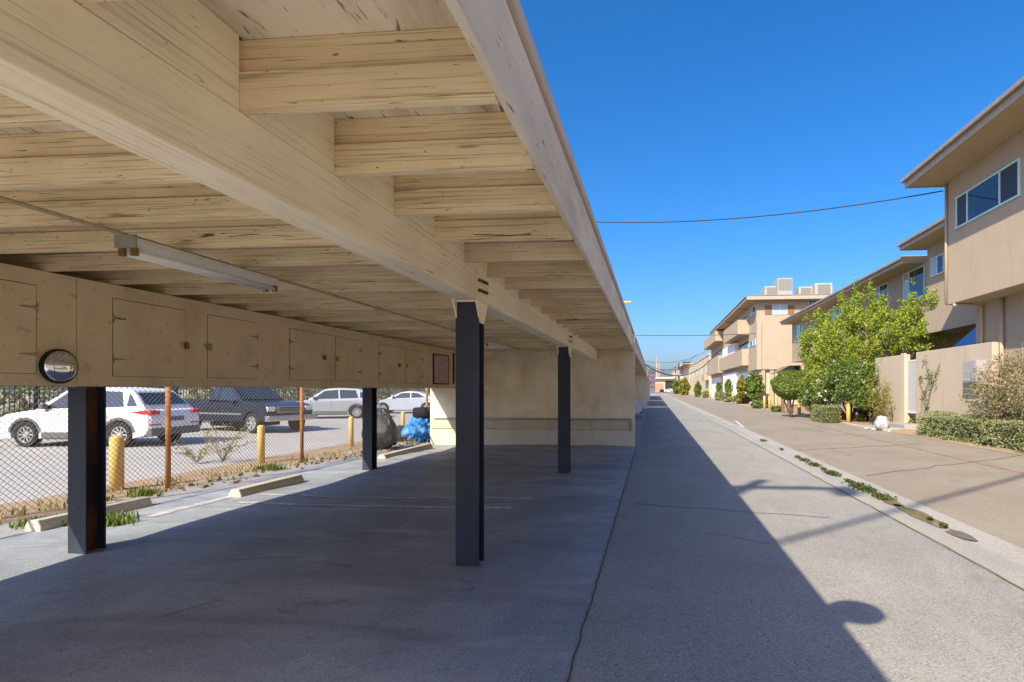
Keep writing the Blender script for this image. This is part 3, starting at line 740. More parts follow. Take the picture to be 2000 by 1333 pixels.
# ---------------------------------------------------------------- vehicles
def arc(cx, cz, r, a0, a1, n=10):
    return [(cx + r * math.cos(math.radians(a0 + (a1 - a0) * i / n)), cz + r * math.sin(math.radians(a0 + (a1 - a0) * i / n))) for i in range(n + 1)]
def car(name, label, cat, style, loc, heading, paint, group="parked vehicles", wheel_r=.345):
    r = thing(name, label, cat, loc, heading, group)
    R = wheel_r
    if style == 'suv':
        wb = (-1.33, 1.34); hw = .92
        top = [(-2.12, .34), (-2.22, .52), (-2.22, .78), (-2.14, 1.0), (-1.98, 1.06), (-.4, 1.04), (.85, 1.01), (1.25, 1.02), (1.85, .92), (2.12, .80), (2.22, .62), (2.22, .38), (2.08, .24)]
        gh = [(-2.02, 1.055), (-1.88, 1.22), (-1.55, 1.56), (-1.3, 1.62), (-.4, 1.67), (.15, 1.63), (.35, 1.58), (1.15, 1.02)]
        sidew = [[(-1.78, 1.14), (-1.48, 1.13), (-1.48, 1.50), (-1.56, 1.42)], [(-1.40, 1.12), (-.48, 1.09), (-.42, 1.57), (-1.25, 1.54)], [(-.40, 1.09), (.88, 1.06), (.32, 1.51), (-.34, 1.57)]]
        fw, bw = (.38, 1.56, 1.10, 1.06), (-1.60, 1.50, -1.92, 1.16)
    elif style == 'sedan':
        wb = (-1.38, 1.40); hw = .90
        top = [(-2.2, .36), (-2.32, .5), (-2.34, .8), (-2.2, 1.0), (-1.6, 1.02), (-.4, .98), (.8, .96), (1.2, .96), (1.9, .82), (2.2, .70), (2.3, .5), (2.25, .34), (2.1, .22)]
        gh = [(-1.75, 1.01), (-1.3, 1.25), (-.75, 1.43), (-.2, 1.46), (.25, 1.41), (1.2, .965)]
        sidew = [[(-1.28, 1.05), (-.38, 1.03), (-.36, 1.38), (-.78, 1.34)], [(-.30, 1.03), (.86, 1.0), (.24, 1.34), (-.28, 1.38)]]
        fw, bw = (.30, 1.38, 1.12, 1.0), (-.85, 1.38, -1.62, 1.07)
    else:
        wb = (-1.75, 1.72); hw = .98; R = .37
        top = [(-2.75, .55), (-2.82, .7), (-2.80, 1.18), (-.78, 1.20), (-.70, 1.14), (.95, 1.13), (1.15, 1.17), (2.0, 1.10), (2.45, 1.00), (2.52, .85), (2.52, .60), (2.40, .46)]
        gh = [(-.78, 1.19), (-.70, 1.72), (-.5, 1.80), (.05, 1.80), (.28, 1.74), (1.12, 1.15)]
        sidew = [[(-.62, 1.22), (-.32, 1.21), (-.30, 1.66), (-.56, 1.66)], [(-.24, 1.21), (.88, 1.19), (.28, 1.65), (-.22, 1.67)]]
        fw, bw = (.34, 1.69, 1.04, 1.22), (-.72, 1.68, -.765, 1.26)
    zb = .25 if style != 'pickup' else .42
    ra = R + .065
    def foot(cx):
        s = math.degrees(math.asin(max(-1, min(1, (zb - R) / ra))))
        return arc(cx, R, ra, s, 180 - s, 12)
    prof = top + foot(wb[1]) + foot(wb[0])
    n = len(prof); mb = MB()
    for yy, k in ((-hw, .975), (-hw + .07, 1.0), (hw - .07, 1.0), (hw, .975)):
        for (x, z) in prof:
            mb.v.append((x * (k if k == 1 or abs(x) > 1.9 else 1), yy * (1 - max(0, z - .95) * .25), z if k == 1 else .7 + (z - .7) * (.965 if z > .7 else 1)))
    for j in range(3):
        for i in range(n): mb.f.append((j * n + i, j * n + (i + 1) % n, (j + 1) * n + (i + 1) % n, (j + 1) * n + i))
    mb.f.append(tuple(range(n))); mb.f.append(tuple(range(3 * n, 4 * n)))
    mb.build("body", paint, r, local=True)
    hwz = lambda z: hw - .06 - .30 * max(0, z - 1.0)
    m = len(gh); mb = MB()
    for s in (-1, 1):
        for (x, z) in gh: mb.v.append((x, s * hwz(z), z))
    for i in range(m - 1): mb.f.append((i, i + 1, m + i + 1, m + i))
    mb.f.append(tuple(range(m))); mb.f.append(tuple(range(m, 2 * m)))
    mb.build("cabin", paint, r, 0.02, local=True)
    for s in (-1, 1):
        mb = MB()
        for poly in sidew: mb.add([(x, s * (hwz(z) + .008), z) for x, z in poly], [tuple(range(len(poly)))])
        mb.build("side_window", M_carglass, r, local=True)
    for nm, (x0, z0, x1, z1), off in (("windscreen", fw, .02), ("rear_window", bw, -.02)):
        w0, w1 = hwz(z0) - .09, hwz(z1) - .07
        MB().add([(x0 + off, -w0, z0 + .012), (x0 + off, w0, z0 + .012), (x1 + off, w1, z1 + .012), (x1 + off, -w1, z1 + .012)], [(0, 1, 2, 3)]).build(nm, M_carglass, r, local=True)
    for s in (-1, 1):
        mb = MB(); 
        xf, xr = top[-3][0] - .02, top[2][0]
        if style == 'pickup':
            MB().box(2.28, 2.535, s * .62, s * .93, .80, .97).build("headlight", M_head, r, 0.02, local=True)
            MB().box(-2.83, -2.6, s * .86, s * .985, .80, 1.12).build("tail_light", M_tail, r, 0.01, local=True)
        elif style == 'suv':
            MB().prism([(-2.235, 1.0), (-2.10, 1.03), (-1.62, .97), (-2.0, .89), (-2.235, .90)], 'y', s * .60, s * .912).build("tail_light", M_tail, r, 0.01, local=True)
            MB().box(-2.235, -2.05, s * .55, s * .90, .60, .635).build("reflector", M_tail, r, local=True)
            MB().prism([(2.225, .72), (2.13, .79), (1.72, .88), (1.95, .76), (2.225, .68)], 'y', s * .55, s * .90).build("headlight", M_head, r, 0.01, local=True)
        else:
            MB().prism([(-2.345, .92), (-2.05, .97), (-1.85, .92), (-2.345, .80)], 'y', s * .5, s * .895).build("tail_light", M_tail, r, 0.01, local=True)
            MB().prism([(2.29, .62), (2.16, .70), (1.75, .80), (2.0, .68), (2.29, .56)], 'y', s * .5, s * .89).build("headlight", M_head, r, 0.01, local=True)
        MB().box(.72, .86, s * (hwz(1.1) + .02), s * (hwz(1.1) + .19), 1.05, 1.2).build("mirror", paint if style != 'suv' else M_clad, r, 0.03, local=True)
        hd = MB()
        for x in ((-.55, .45) if style != 'pickup' else (-.15,)): hd.box(x - .1, x + .1, s * hw * .99, s * (hw * .99 + .03), .90, .93)
        gp = MB()
        for x in ((-1.0, -.05, .98) if style == 'suv' else (-1.05, -.12, .95) if style == 'sedan' else (-.74, .62)):
            gp.box(x - .006, x + .006, s * (hw - .01), s * (hw + .0015), zb + .2, .93)
        gp.build("door_seams", M_dark, r, local=True)
        hd.build("door_handle", paint, r, 0.008, local=True)
    if style == 'suv':
        cl = MB()
        for s in (-1, 1):
            cl.box(-.86, .86, s * (hw - .06), s * (hw + .012), zb - .01, zb + .17)
            for cx in wb:
                o = arc(cx, R, ra + .075, 8, 172, 12); i_ = arc(cx, R, ra - .003, 172, 8, 12)
                cl.prism(o + i_, 'y', s * (hw - .05), s * (hw + .014))
        cl.box(-2.235, -2.0, -.88, .88, .30, .52); cl.box(2.0, 2.235, -.85, .85, .24, .36)
        cl.build("cladding", M_clad, r, 0.01, local=True)
        MB().box(-2.237, -2.2, -.26, .26, .70, .82).build("number_plate", M_clad, r, local=True)
        MB().box(2.2, 2.238, -.45, .45, .42, .66).build("grille", M_dark, r, local=True)
    elif style == 'pickup':
        MB().box(2.44, 2.66, -.98, .98, .44, .64).build("bumper", M_chrome, r, 0.03, local=True)
        MB().box(2.50, 2.545, -.55, .55, .74, .98).build("grille", M_chrome, r, 0.01, local=True)
        gb = MB()
        for z in (.78, .84, .90): gb.box(2.546, 2.552, -.5, .5, z, z + .04)
        gb.build("grille_bars", M_dark, r, local=True)
        tr = MB()
        for s in (-1, 1): tr.box(-1.2, 1.2, s * (hw - .05), s * (hw + .014), .66, .72)
        tr.build("side_trim", M_chrome, r, local=True)
        MB().box(-2.7, -.85, -.86, .86, 1.185, 1.215).build("bed_cover", M_dark, r, local=True)
    else:
        MB().box(2.2, 2.31, -.5, .5, .40, .56).build("grille", M_dark, r, local=True)
    MB().box(-1.0, 1.0, -.7, .7, .2, .5).build("underbody", M_dark, r, local=True)
    for x in wb:
        for s in (-1, 1):
            wv = MB().lathe([(R * .62, s * -.11), (R * .90, s * -.12), (R, s * -.09), (R, s * .09), (R * .92, s * .115), (R * .66, s * .105), (R * .64, s * .06)], (x, s * (hw - .115), R), 'y', 28).build("wheel", M_blackr, r, local=True)
            rm = MB(); c = (x, s * (hw - .115), R); yo = c[1] + s * .085
            rm.lathe([(R * .66, s * .06), (R * .66, s * .1), (R * .60, s * .1), (R * .58, s * .05)], c, 'y', 28)
            ns = 10 if style != 'pickup' else 6
            for k in range(ns):
                a = 2 * math.pi * k / ns; wd = .10 if style != 'pickup' else .2
                p = [(c[0] + math.cos(a + e) * rr * R, c[2] + math.sin(a + e) * rr * R) for rr, e in ((.1, -.5), (.61, -wd), (.61, wd), (.1, .5))]
                rm.prism(p, 'y', yo - .006, yo + .006)
            rm.lathe([(R * .16, s * .04), (R * .16, s * .1), (.002, s * .105)], c, 'y', 12)
            ro = rm.build("rim", M_rim, r, local=True); ro.parent = wv
            bk = MB().lathe([(R * .60, s * .02), (R * .60, s * .03)], c, 'y', 20).build("brake_disc", M_dark, r, local=True); bk.parent = wv
    return r
def place_car(style, wpx, wpy, hx, hy, which, **k):
    """put the wheel `which` (local x) nearest to the viewer at a pixel's ground point"""
    p = G(wpx, wpy, 0.0); a = math.atan2(hy, hx)
    side = k.pop("side"); wx = which; hw = {'suv': .86, 'sedan': .84, 'pickup': .92}[style]
    ox = math.cos(a) * wx - math.sin(a) * side * hw; oy = math.sin(a) * wx + math.cos(a) * side * hw
    return car(style=style, loc=(p[0] - ox, p[1] - oy, -.015), heading=a, **k)
place_car('suv', 235, 873, -.998, -.06, -1.33, side=1, name="white_suv", label="white SUV parked behind the fence with its red tail lights towards the pickup", cat="car", paint=M_pw)
place_car('pickup', 493, 846, .95, -.30, 1.72, side=-1, name="pickup_truck", label="dark blue pickup truck parked beyond the fence, its headlights turned to the right", cat="pickup truck", paint=M_pn)
place_car('suv', 697, 817, -.95, -.31, -1.33, side=1, name="silver_suv", label="silver SUV parked beyond the fence and half hidden by the farther rear post", cat="car", paint=M_ps)
place_car('sedan', 748, 808, -.98, -.2, 1.40, side=1, name="sedan", label="pale blue silver sedan seen above the blue tarp", cat="car", paint=M_pl)
# picket fence and hedge beyond the street
pf = thing("picket_fence", "black metal picket fence along the far side of the street", "fence", (-23, 20, 0))
XPF = -22.5
mb = MB(); y = 3.0
while y < 60: mb.box(XPF - .012, XPF + .012, y, y + .024, .05, 2.1); y += .16
mb.build("pickets", M_steel, pf)
MB().box(XPF - .02, XPF - .013, 3, 60, .25, .30).box(XPF - .02, XPF - .013, 3, 60, 1.95, 2.0).build("rail", M_steel, pf)
y = 3.2
while y < 60:
    MB().box(XPF - .045, XPF + .045, y, y + .09, 0, 2.2).build("post", M_steel, pf); y += 3.0
P = np.stack([rng.uniform(-25.5, -23.3, 26000), rng.uniform(2, 62, 26000), rng.uniform(0, 3.6, 26000)], 1)
P = P[nz(P, .7, 3) > -.28]
stuff(leaf_mesh("hedge_mass", P, .26, M_hedgeL)); 
P = np.stack([rng.uniform(-18.6, -17.2, 900), rng.uniform(9, 13, 900), rng.uniform(0, .35, 900)], 1)
stuff(leaf_mesh("dry_verge_weeds", P, .12, M_straw))

# ---------------------------------------------------------------- right side: buildings
def window(parent, X, y0, y1, z0, z1, cols, face='x-', frame_m=None, pane_m=None):
    """window on a wall facing -X (or -Y when face='y-', then X is the wall's Y and y0,y1 are X)"""
    t = .045
    fm = MB(); n = len(cols) if isinstance(cols, (list, tuple)) else cols
    edges = [y0] + ([y0 + (y1 - y0) * c for c in cols[:-1]] if isinstance(cols, (list, tuple)) else [y0 + (y1 - y0) * i / n for i in range(1, n)]) + [y1]
    def bx(mb, a, b, c, d, e0, e1):
        if face == 'x-': mb.box(X - e1, X - e0, a, b, c, d)
        else: mb.box(a, b, X - e1, X - e0, c, d)
    bx(fm, y0 - t, y1 + t, z1, z1 + t, .001, .05); bx(fm, y0 - t, y1 + t, z0 - t, z0, .001, .06)
    for e in edges: bx(fm, e - t / 2, e + t / 2, z0 + .0005, z1 - .0005, .0015, .045)
    f = fm.build("window", frame_m or M_frame, parent)
    ms = pane_m if isinstance(pane_m, (list, tuple)) else [pane_m or M_glass] * n
    for i in range(n):
        p = MB(); bx(p, edges[i] + t / 2 + .001, edges[i + 1] - t / 2 - .001, z0 + .001, z1 - .001, .004, .02); p.build("pane", ms[i % len(ms)], f)
    return f
def roof_slab(parent, x0, x1, y0, y1, z, th=.22):
    MB().box(x0 + .05, x1, y0 + .05, y1 - .05, z, z + .05).build("soffit", M_soffit, parent)
    MB().box(x0, x0 + .045, y0, y1, z - .03, z + th).box(x0 + .047, x1, y1 - .045, y1, z - .03, z + th).box(x0 + .047, x1, y0, y0 + .045, z - .03, z + th).build("fascia", M_trim, parent, 0.005)
    MB().box(x0 - .11, x0 - .002, y0 - .05, y1 + .05, z + th - .11, z + th + .015).build("gutter", M_gutter, parent, 0.02)
    MB().box(x0 + .002, x1 + .05, y0 - .05, y1 + .05, z + th + .017, z + th + .07).build("roof", M_roof, parent)

# building 1 : near right
X1 = 9.4
Y1 = onX(1847, 500, X1)[1]
b1 = thing("apartment_building", "nearest beige stucco apartment block with overhanging upper floor at the right edge", "building", (14, 8, 0), 0, "apartment buildings along the alley")
zs = onX(1847, 360, X1)[2]; zu = onX(1847, 597, X1)[2]
MB().box(X1, 22, -12, Y1, zu, zs).build("upper_wall", M_st1, b1, 0.01)
MB().box(10.3, 21.9, -12, Y1 - .05, -.05, zu - .002).build("lower_wall", M_st2, b1)
xe = 8.22; roof_slab(b1, xe, 23, -13, Y1 + .22, zs + .002, .26)
p0 = onX(1870, 433, X1); p1 = onX(1992, 380, X1); pt = onX(1992, 313, X1)
window(b1, X1, p1[1], p0[1], p1[2], pt[2], [.27, .80, 1], pane_m=[M_screen, M_glass, M_screen])
dp = MB().tube([(X1 - .05, Y1 - .12, zs - .03), (X1 - .05, Y1 - .12, zu + .02)], .04, 8)
dp.tube([(X1 - .03, Y1 - .5, zu - .06), (X1 + .5, Y1 - .5, zu - .06), (10.22, Y1 - .5, zu - .10), (10.22, Y1 - .5, .1)], .05, 8)
dp.tube([(10.22, Y1 - 1.5, zu - .02), (10.22, Y1 - 1.5, .1)], .055, 8)
dp.build("downspout", M_st1, b1, smooth=True)
MB().box(10.24, 10.299, -10, Y1 - .06, .9, 1.15).build("wall_band", M_gw, b1)

# building 2 : behind the citrus tree
X2 = 12.5
ya_, yb_ = onX(1547, 670, X2)[1], onX(1811, 550, X2)[1]
z2t = H + .51 * 11.5
b2 = thing("apartment_building", "long taupe apartment block with sloping eaves behind the citrus tree", "building", (16, 35, 0), 0, "apartment buildings along the alley")
z2u = onX(1547, 706, X2)[2]
MB().box(X2, 24, yb_ - 1.0, ya_, z2u, z2t).build("upper_wall", M_st2, b2)
MB().box(X2 + 1.0, 23.9, 18, ya_ - .3, -.05, z2u - .002).build("lower_wall", M_st2, b2)
ye_far = onX(1525, 632, 11.5)[1]
roof_slab(b2, 11.5, 25, yb_ + .2, ye_far, z2t + .002, .25)
for (l, rr, t_, b_, cols) in [(1553, 1568, 639, 668, [.3, .7, 1]), (1625, 1645, 603, 636, 2), (1707, 1735, 566, 606, [.55, 1]), (1766, 1806, 538, 590, [.72, 1])]:
    a = onX(l, b_, X2); c = onX(rr, t_, X2); e = onX(l, t_, X2)
    window(b2, X2, c[1], a[1], a[2], e[2], cols, pane_m=[M_glass, M_curt])
XBY = 12.1; zbt = H + .567 * 11.1
yf = onX(1811, 500, XBY)[1]
MB().box(XBY, 24.1, 18.0, yf, z2u - .05, zbt).build("bay_wall", M_st2, b2)
roof_slab(b2, 11.1, 25.1, 17.0, onX(1757, 488, 11.1)[1], zbt + .002, .25)
a = onX(1820, 540, XBY); c = onX(1842, 503, XBY); e = onX(1820, 508, XBY)
window(b2, XBY, c[1] - .6, a[1], a[2], e[2], 3, pane_m=[M_curt, M_glass])
MB().box(XBY - .25, XBY - .002, 18.0, yf - .3, z2u - .1, z2u + .85).build("balcony_front", M_st3, b2)
MB().box(X2 - .2, X2 + .8, yf + 1, ya_ - .5, z2u - .14, z2u - .02).build("ledge", M_soffit, b2)

# building 3 : three storeys
X3 = 11.0
b3 = thing("apartment_building", "cream three storey apartment block with balconies and rooftop air conditioners", "building", (16, 80, 0), 0, "apartment buildings along the alley")
Y3 = onX(1478, 650, X3)[1]; Y3b = onX(1389, 700, X3)[1]
z3t = onX(1478, 588, X3)[2]; z3u = onX(1478, 722, X3)[2]
MB().box(X3, 26, Y3, Y3b, z3u, z3t).build("upper_wall", M_st3, b3)
MB().box(X3 + .35, 25.9, Y3 + .4, Y3b - .3, -.05, z3u - .002).build("lower_wall", M_st4, b3)
xe3 = 9.75; ze3 = z3t + .002
roof_slab(b3, xe3, 27.5, Y3 - 1.1, onX(1387, 660, xe3)[1], ze3, .36)
# end face window with shutters
def ey(px, py): return onY(px, py, Y3)
a = ey(1509, 614); c = ey(1537, 596)
window(b3, Y3, a[0], c[0], a[2], c[2], 2, 'y-', pane_m=M_curt)
for l, rr in ((1494, 1507), (1539, 1551)):
    s0 = ey(l, 615); s1 = ey(rr, 597); MB().box(s0[0], s1[0], Y3 - .06, Y3 - .002, s0[2], s1[2]).build("shutter", M_shut, b3)
s0 = ey(1580, 598); s1 = ey(1594, 587); window(b3, Y3, s0[0], s1[0], s0[2], s1[2], 2, 'y-')
def w3(l, rr, tl, bl, cols=2, pm=None, X=X3):
    a = onX(l, bl, X); e = onX(l, tl, X); c = onX(rr, 650, X)
    return window(b3, X, c[1], a[1], a[2], e[2], cols, pane_m=pm)
w3(1465, 1476, 606, 618, 2, [M_glass, M_curt]); w3(1465, 1476, 668, 678, 2, [M_curt, M_glass])
w3(1449, 1461, 624, 634, 3); w3(1434, 1446, 632, 640, 3); w3(1400, 1412, 656, 668, 3)
# balconies; each recess is a dark slab with its shade in the colour
def blk(nm, l, rr, tl, bl, m, x0, x1, X=X3):
    a = onX(l, bl, X); e = onX(l, tl, X); c = onX(rr, 650, X)
    return MB().box(x0, x1, min(a[1], c[1]), max(a[1], c[1]), a[2], e[2]).build(nm, m, b3, 0.01)
blk("balcony", 1432, 1464, 648, 672, M_st3, X3 - 1.35, X3 - .002)
blk("balcony", 1388, 1414, 668, 684, M_st3, X3 - 1.35, X3 - .002)
blk("bay_panel", 1418, 1442, 683, 704, M_wpanel, X3 - .55, X3 - .002)
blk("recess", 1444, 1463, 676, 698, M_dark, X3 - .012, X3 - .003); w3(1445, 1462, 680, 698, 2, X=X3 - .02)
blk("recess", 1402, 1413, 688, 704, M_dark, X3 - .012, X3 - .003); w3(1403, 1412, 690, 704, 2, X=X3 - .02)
blk("lower_bay", 1414, 1462, 702, 726, M_st3, X3 - .75, X3 - .004)
blk("lower_bay", 1388, 1412, 706, 734, M_st3, X3 - .75, X3 - .004)
blk("garage_door", 1440, 1468, 728, 790, M_wpanel, X3 + .2, X3 + .34, X3 + .2)
blk("garage_door", 1412, 1436, 732, 784, M_wpanel, X3 - .3, X3 + .34, X3 - .3)
blk("garage_door", 1390, 1408, 737, 778, M_wpanel, X3 + .2, X3 + .34, X3 + .2)
vb = MB()
for y in np.linspace(Y3 + 6, Y3b - 4, 4): vb.tube([(xe3 + .2, y, z3t - .06), (X3 - .02, y, z3t - .16)], .09, 6)
vb.build("eave_brackets", M_trim, b3)
pp = MB()
for px in (1487,): 
    x = ey(px, 650)[0]; pp.tube([(x, Y3 - .05, ey(px, 722)[2]), (x, Y3 - .05, ey(px, 632)[2])], .035, 6)
pp.build("wall_pipe", M_st3, b3)
pp = MB()
for px in (1490, 1507, 1522):
    x = onY(px, 700, Y3 + .3)[0]; pp.box(x - .2, x + .2, Y3 + .1, Y3 + .38, -.05, z3u - .01)
pp.build("support_posts", M_st3, b3)
# rooftop units
ZR = ze3 + .45
def ac(px0, px1, pyt, pyb, yy, dep, label, m=M_ac, grille='y'):
    a = onY(px0, pyb, yy); b = onY(px1, pyt, yy)
    t = thing("air_conditioner", label, "air conditioner", ((a[0] + b[0]) / 2, yy + dep / 2, ZR), 0, "rooftop air conditioners")
    zt_ = b[2]
    MB().box(a[0], b[0], yy, yy + dep, ZR - .02, zt_).build("casing", m, t, 0.03)
    gr = MB()
    if grille == 'y':
        n = 9
        for i in range(n):
            x = a[0] + (b[0] - a[0]) * (.1 + .8 * i / (n - 1)); gr.box(x - .06, x + .06, yy - .02, yy - .003, ZR + (zt_ - ZR) * .45, zt_ - .12)
    else:
        gr.box(a[0] + (b[0] - a[0]) * .15, b[0] - (b[0] - a[0]) * .12, yy - .02, yy - .003, ZR + (zt_ - ZR) * .12, zt_ - .15)
    gr.build("grille", M_acg, t)
    MB().box(a[0] + .1, b[0] - .1, yy + .1, yy + dep - .1, ZR - .12, ZR - .021).build("curb", M_roof, t)
    return t
yac = Y3 + 3
ac(1519, 1548, 543, 576, yac, 2.0, "tall grey air conditioner with vertical louvres on the three storey roof")
ac(1592, 1626, 553, 576, yac, 2.0, "cream air conditioner with dark square grille at the right of the rooftop group", M_acw, 'sq')
ac(1494, 1518, 559, 577, yac + 1.2, 2.0, "low pale rooftop box left of the tall air conditioner", M_acw, 'sq')
ac(1560, 1588, 560, 577, yac + 1.2, 1.6, "low pale rooftop box between the two taller air conditioners", M_acw, 'sq')
# far blocks
def far_block(label, pl, pr, ytop, Xf, m, eave=0.0, x1=26):
    a = onX(pr, 700, Xf)[1]; b = onX(pl, 700, Xf)[1]; z = onX(pr, ytop, Xf)[2]
    t = thing("apartment_building", label, "building", (16, a, 0), 0, "apartment buildings along the alley")
    MB().box(Xf, x1, a, b, -.05, z).build("wall", m, t)
    if eave: roof_slab(t, Xf - eave, x1 + 1, a - eave, b + eave, z + .002, .3)
    else: MB().box(Xf - .12, x1 + .1, a - .12, b + .12, z + .001, z + .3).build("parapet", M_st4, t)
    return t, a, b, z
t4, a4, b4, z4 = far_block("pale two storey block beyond the three storey building with wall pipes", 1347, 1385, 694, 11.2, M_st4)
for i in range(5):
    y = a4 + 4 + (b4 - a4 - 8) * i / 4
    window(t4, 11.2, y, y + 2.2, 5.2, 6.4, 2); 
    if i < 4: MB().box(11.12, 11.198, y + 4, y + 4.25, .2, z4 - .2).build("wall_pipe", M_st2, t4)
MB().box(10.2, 11.198, a4 + .3, a4 + 6, 3.4, 4.6).build("balcony", M_st3, t4)
t5, a5, b5, z5 = far_block("distant pale block with deep shaded eave past the two storey building", 1331, 1346, 712, 11.6, M_st4, eave=1.6)
for i in range(3): window(t5, 11.6, a5 + 6 + i * 16, a5 + 12 + i * 16, 6, 8.5, 2)
t6, a6, b6, z6 = far_block("farthest cream block with small square balconies on the right of the alley", 1312, 1329, 712, 11.0, M_st4)
for i in range(2):
    for z in (4.5, 10.0): MB().box(10.9, 10.998, a6 + 8 + i * 40, a6 + 20 + i * 40, z, z + 3).build("balcony_shade_panel", M_dark, t6)  # dark panels on the wall, balcony shade put in by colour
for z in (4.5, 10.2): MB().box(12.0, 15.0, a6 - .05, a6 - .002, z, z + 2.6).build("balcony_shade_panel", M_dark, t6)  # same painted shade on the end face

# garden wall, gate, steps
XG = 10.0
gy0 = 17.3; gyg0 = onX(1789, 750, XG)[1]; gyg1 = onX(1768, 750, XG)[1]; gy1 = onX(1709, 750, XG)[1]
zg = onX(1845, 681, XG)[2]; zg2 = onX(1750, 695, XG)[2]
gw = thing("garden_wall", "beige stucco garden wall with stepped top around the white gate", "wall", (XG, 20, 0))
MB().box(XG, XG + .2, gy0 + .1, gyg0, -.05, zg).build("near_panel", M_gw, gw, 0.015)
MB().box(XG, XG + .2, gyg1, gy1, -.05, zg2).build("far_panel", M_gw, gw, 0.015)
MB().box(XG - .03, XG + .06, gyg1 - .001, gyg1 + .35, -.05, zg2 + .05).build("gate_post", M_st4, gw, 0.01)
gt = thing("garden_gate", "narrow white slatted metal gate in the garden wall", "gate", (XG + .1, gyg0, .3))
gz0, gz1 = onX(1780, 808, XG)[2], onX(1780, 703, XG)[2]
mb = MB(); n = 11
for i in range(n):
    y = gyg0 + .06 + (gyg1 - gyg0 - .12) * i / (n - 1); mb.box(XG + .08, XG + .105, y - .05, y + .05, gz0 + .1, gz1 - .08)
mb.build("slats", M_gate, gt)
MB().box(XG + .07, XG + .115, gyg0 + .01, gyg1 - .01, gz1 - .075, gz1).box(XG + .07, XG + .115, gyg0 + .01, gyg1 - .01, gz0, gz0 + .095).build("gate_frame", M_gate, gt)
st = MB().box(XG - 1.25, XG - .55, gyg0 - .3, gyg1 + .7, -.05, .10).box(XG - .548, XG + .3, gyg0 - .3, gyg1 + .4, -.05, .24)
tag(st.build("step", M_conc, None, 0.02), "pair of grey concrete steps below the white garden gate", "steps")
# planted bed
mb = MB(); nseg = 60
structure(sheet("planting_bed", 8.75, 12.5, -12, 58, 0.006, M_dirt, 12, 160, lambda x, y: (.06 + .05 * mnoise.noise(Vector((x * 1.5, y * 1.5, 3)))) * min(1, (x - 8.75) / .5)))
kerb = MB().box(8.70, 8.80, 21.5, 58, -.03, .05); structure(kerb.build("kerb", M_stop, None, .01))
# meter box
p0 = onX(1880, 748, XG - .3); p1 = onX(1880, 706, XG - .3)
bx = thing("meter_box", "grey metal utility box mounted on the garden wall beside the dry shrub", "utility box", (XG - .15, p0[1], p0[2]))
MB().box(XG - .3, XG - .002, p0[1] - .75, p0[1], p0[2], p1[2]).build("casing", M_ac, bx, 0.01)
MB().box(XG - .312, XG - .301, p0[1] - .70, p0[1] - .05, p0[2] + .05, p1[2] - .05).build("lid", M_ac, bx, 0.004)
# blue tarp over shed behind the wall
c0 = at(1842, 684, 23.5); c1 = at(1899, 642, 20.8); c2 = at(1905, 672, 19.5)
tag(MB().add([(10.35, 20.6, 2.95), (10.35, 17.9, 3.98), (11.9, 17.9, 4.2), (11.9, 20.8, 3.3), (10.35, 20.6, 2.6), (10.35, 17.9, 2.6), (11.9, 17.9, 2.6), (11.9, 20.8, 2.6)],
             [(0, 1, 2, 3), (4, 5, 1, 0), (7, 6, 5, 4), (3, 2, 6, 7), (0, 3, 7, 4), (1, 5, 6, 2)]).build("tarp_cover", M_tarp2, None, 0.03), "dark blue tarp sloping down behind the garden wall", "tarp")
# awning in the passage between the buildings
tag(MB().prism([(11.2, 3.05), (12.4, 3.75), (13.4, 3.75), (13.4, 3.0)], 'y', ya_ + .5, ya_ + 3.5).build("awning", M_pd, None), "dark awning above the clipped round tree between two buildings", "awning")

# ---------------------------------------------------------------- right side planting
# hedge in front
hb = thing("hedge", "long low grey green clipped hedge along the alley at the right edge", "hedge", (9.45, 13, 0))
n = 80000
hy0, hy1 = 6.5, onX(1787, 840, 8.95)[1]
P = np.stack([rng.uniform(8.92, 10.0, n), rng.uniform(hy0, hy1, n), rng.uniform(.02, .80, n)], 1)
edge = np.minimum.reduce([P[:, 0] - 8.92, .80 - P[:, 2], hy1 - P[:, 1]])
P = P[(edge < .16)]
bul = np.array([mnoise.noise(Vector((0, p[1] * 1.1, p[2] * 1.6))) for p in P])
P[:, 0] -= bul * .16 * (P[:, 0] < 9.3); P[:, 2] += .09 * np.array([mnoise.noise(Vector((p[0] * 1.2, p[1] * .9, 5))) for p in P]) * (P[:, 2] > .3)
P = P[nz(P, 4.5, 2) > -.26]
leaf_mesh("foliage", P, .055, M_grey, hb, aspect=.6, normal=np.stack([(P[:, 0] < 9.15) * -1.2, np.full(len(P), -.3), (P[:, 2] > .66) * 1.2], 1))
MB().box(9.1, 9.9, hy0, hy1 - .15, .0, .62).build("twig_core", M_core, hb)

def tree_stems(base, tips, r0):
    return [([base, Vector(base).lerp(Vector(t), .5) + Vector((random.gauss(0, .1), random.gauss(0, .1), .1)), t], [r0, r0 * .7, r0 * .3]) for t in tips]
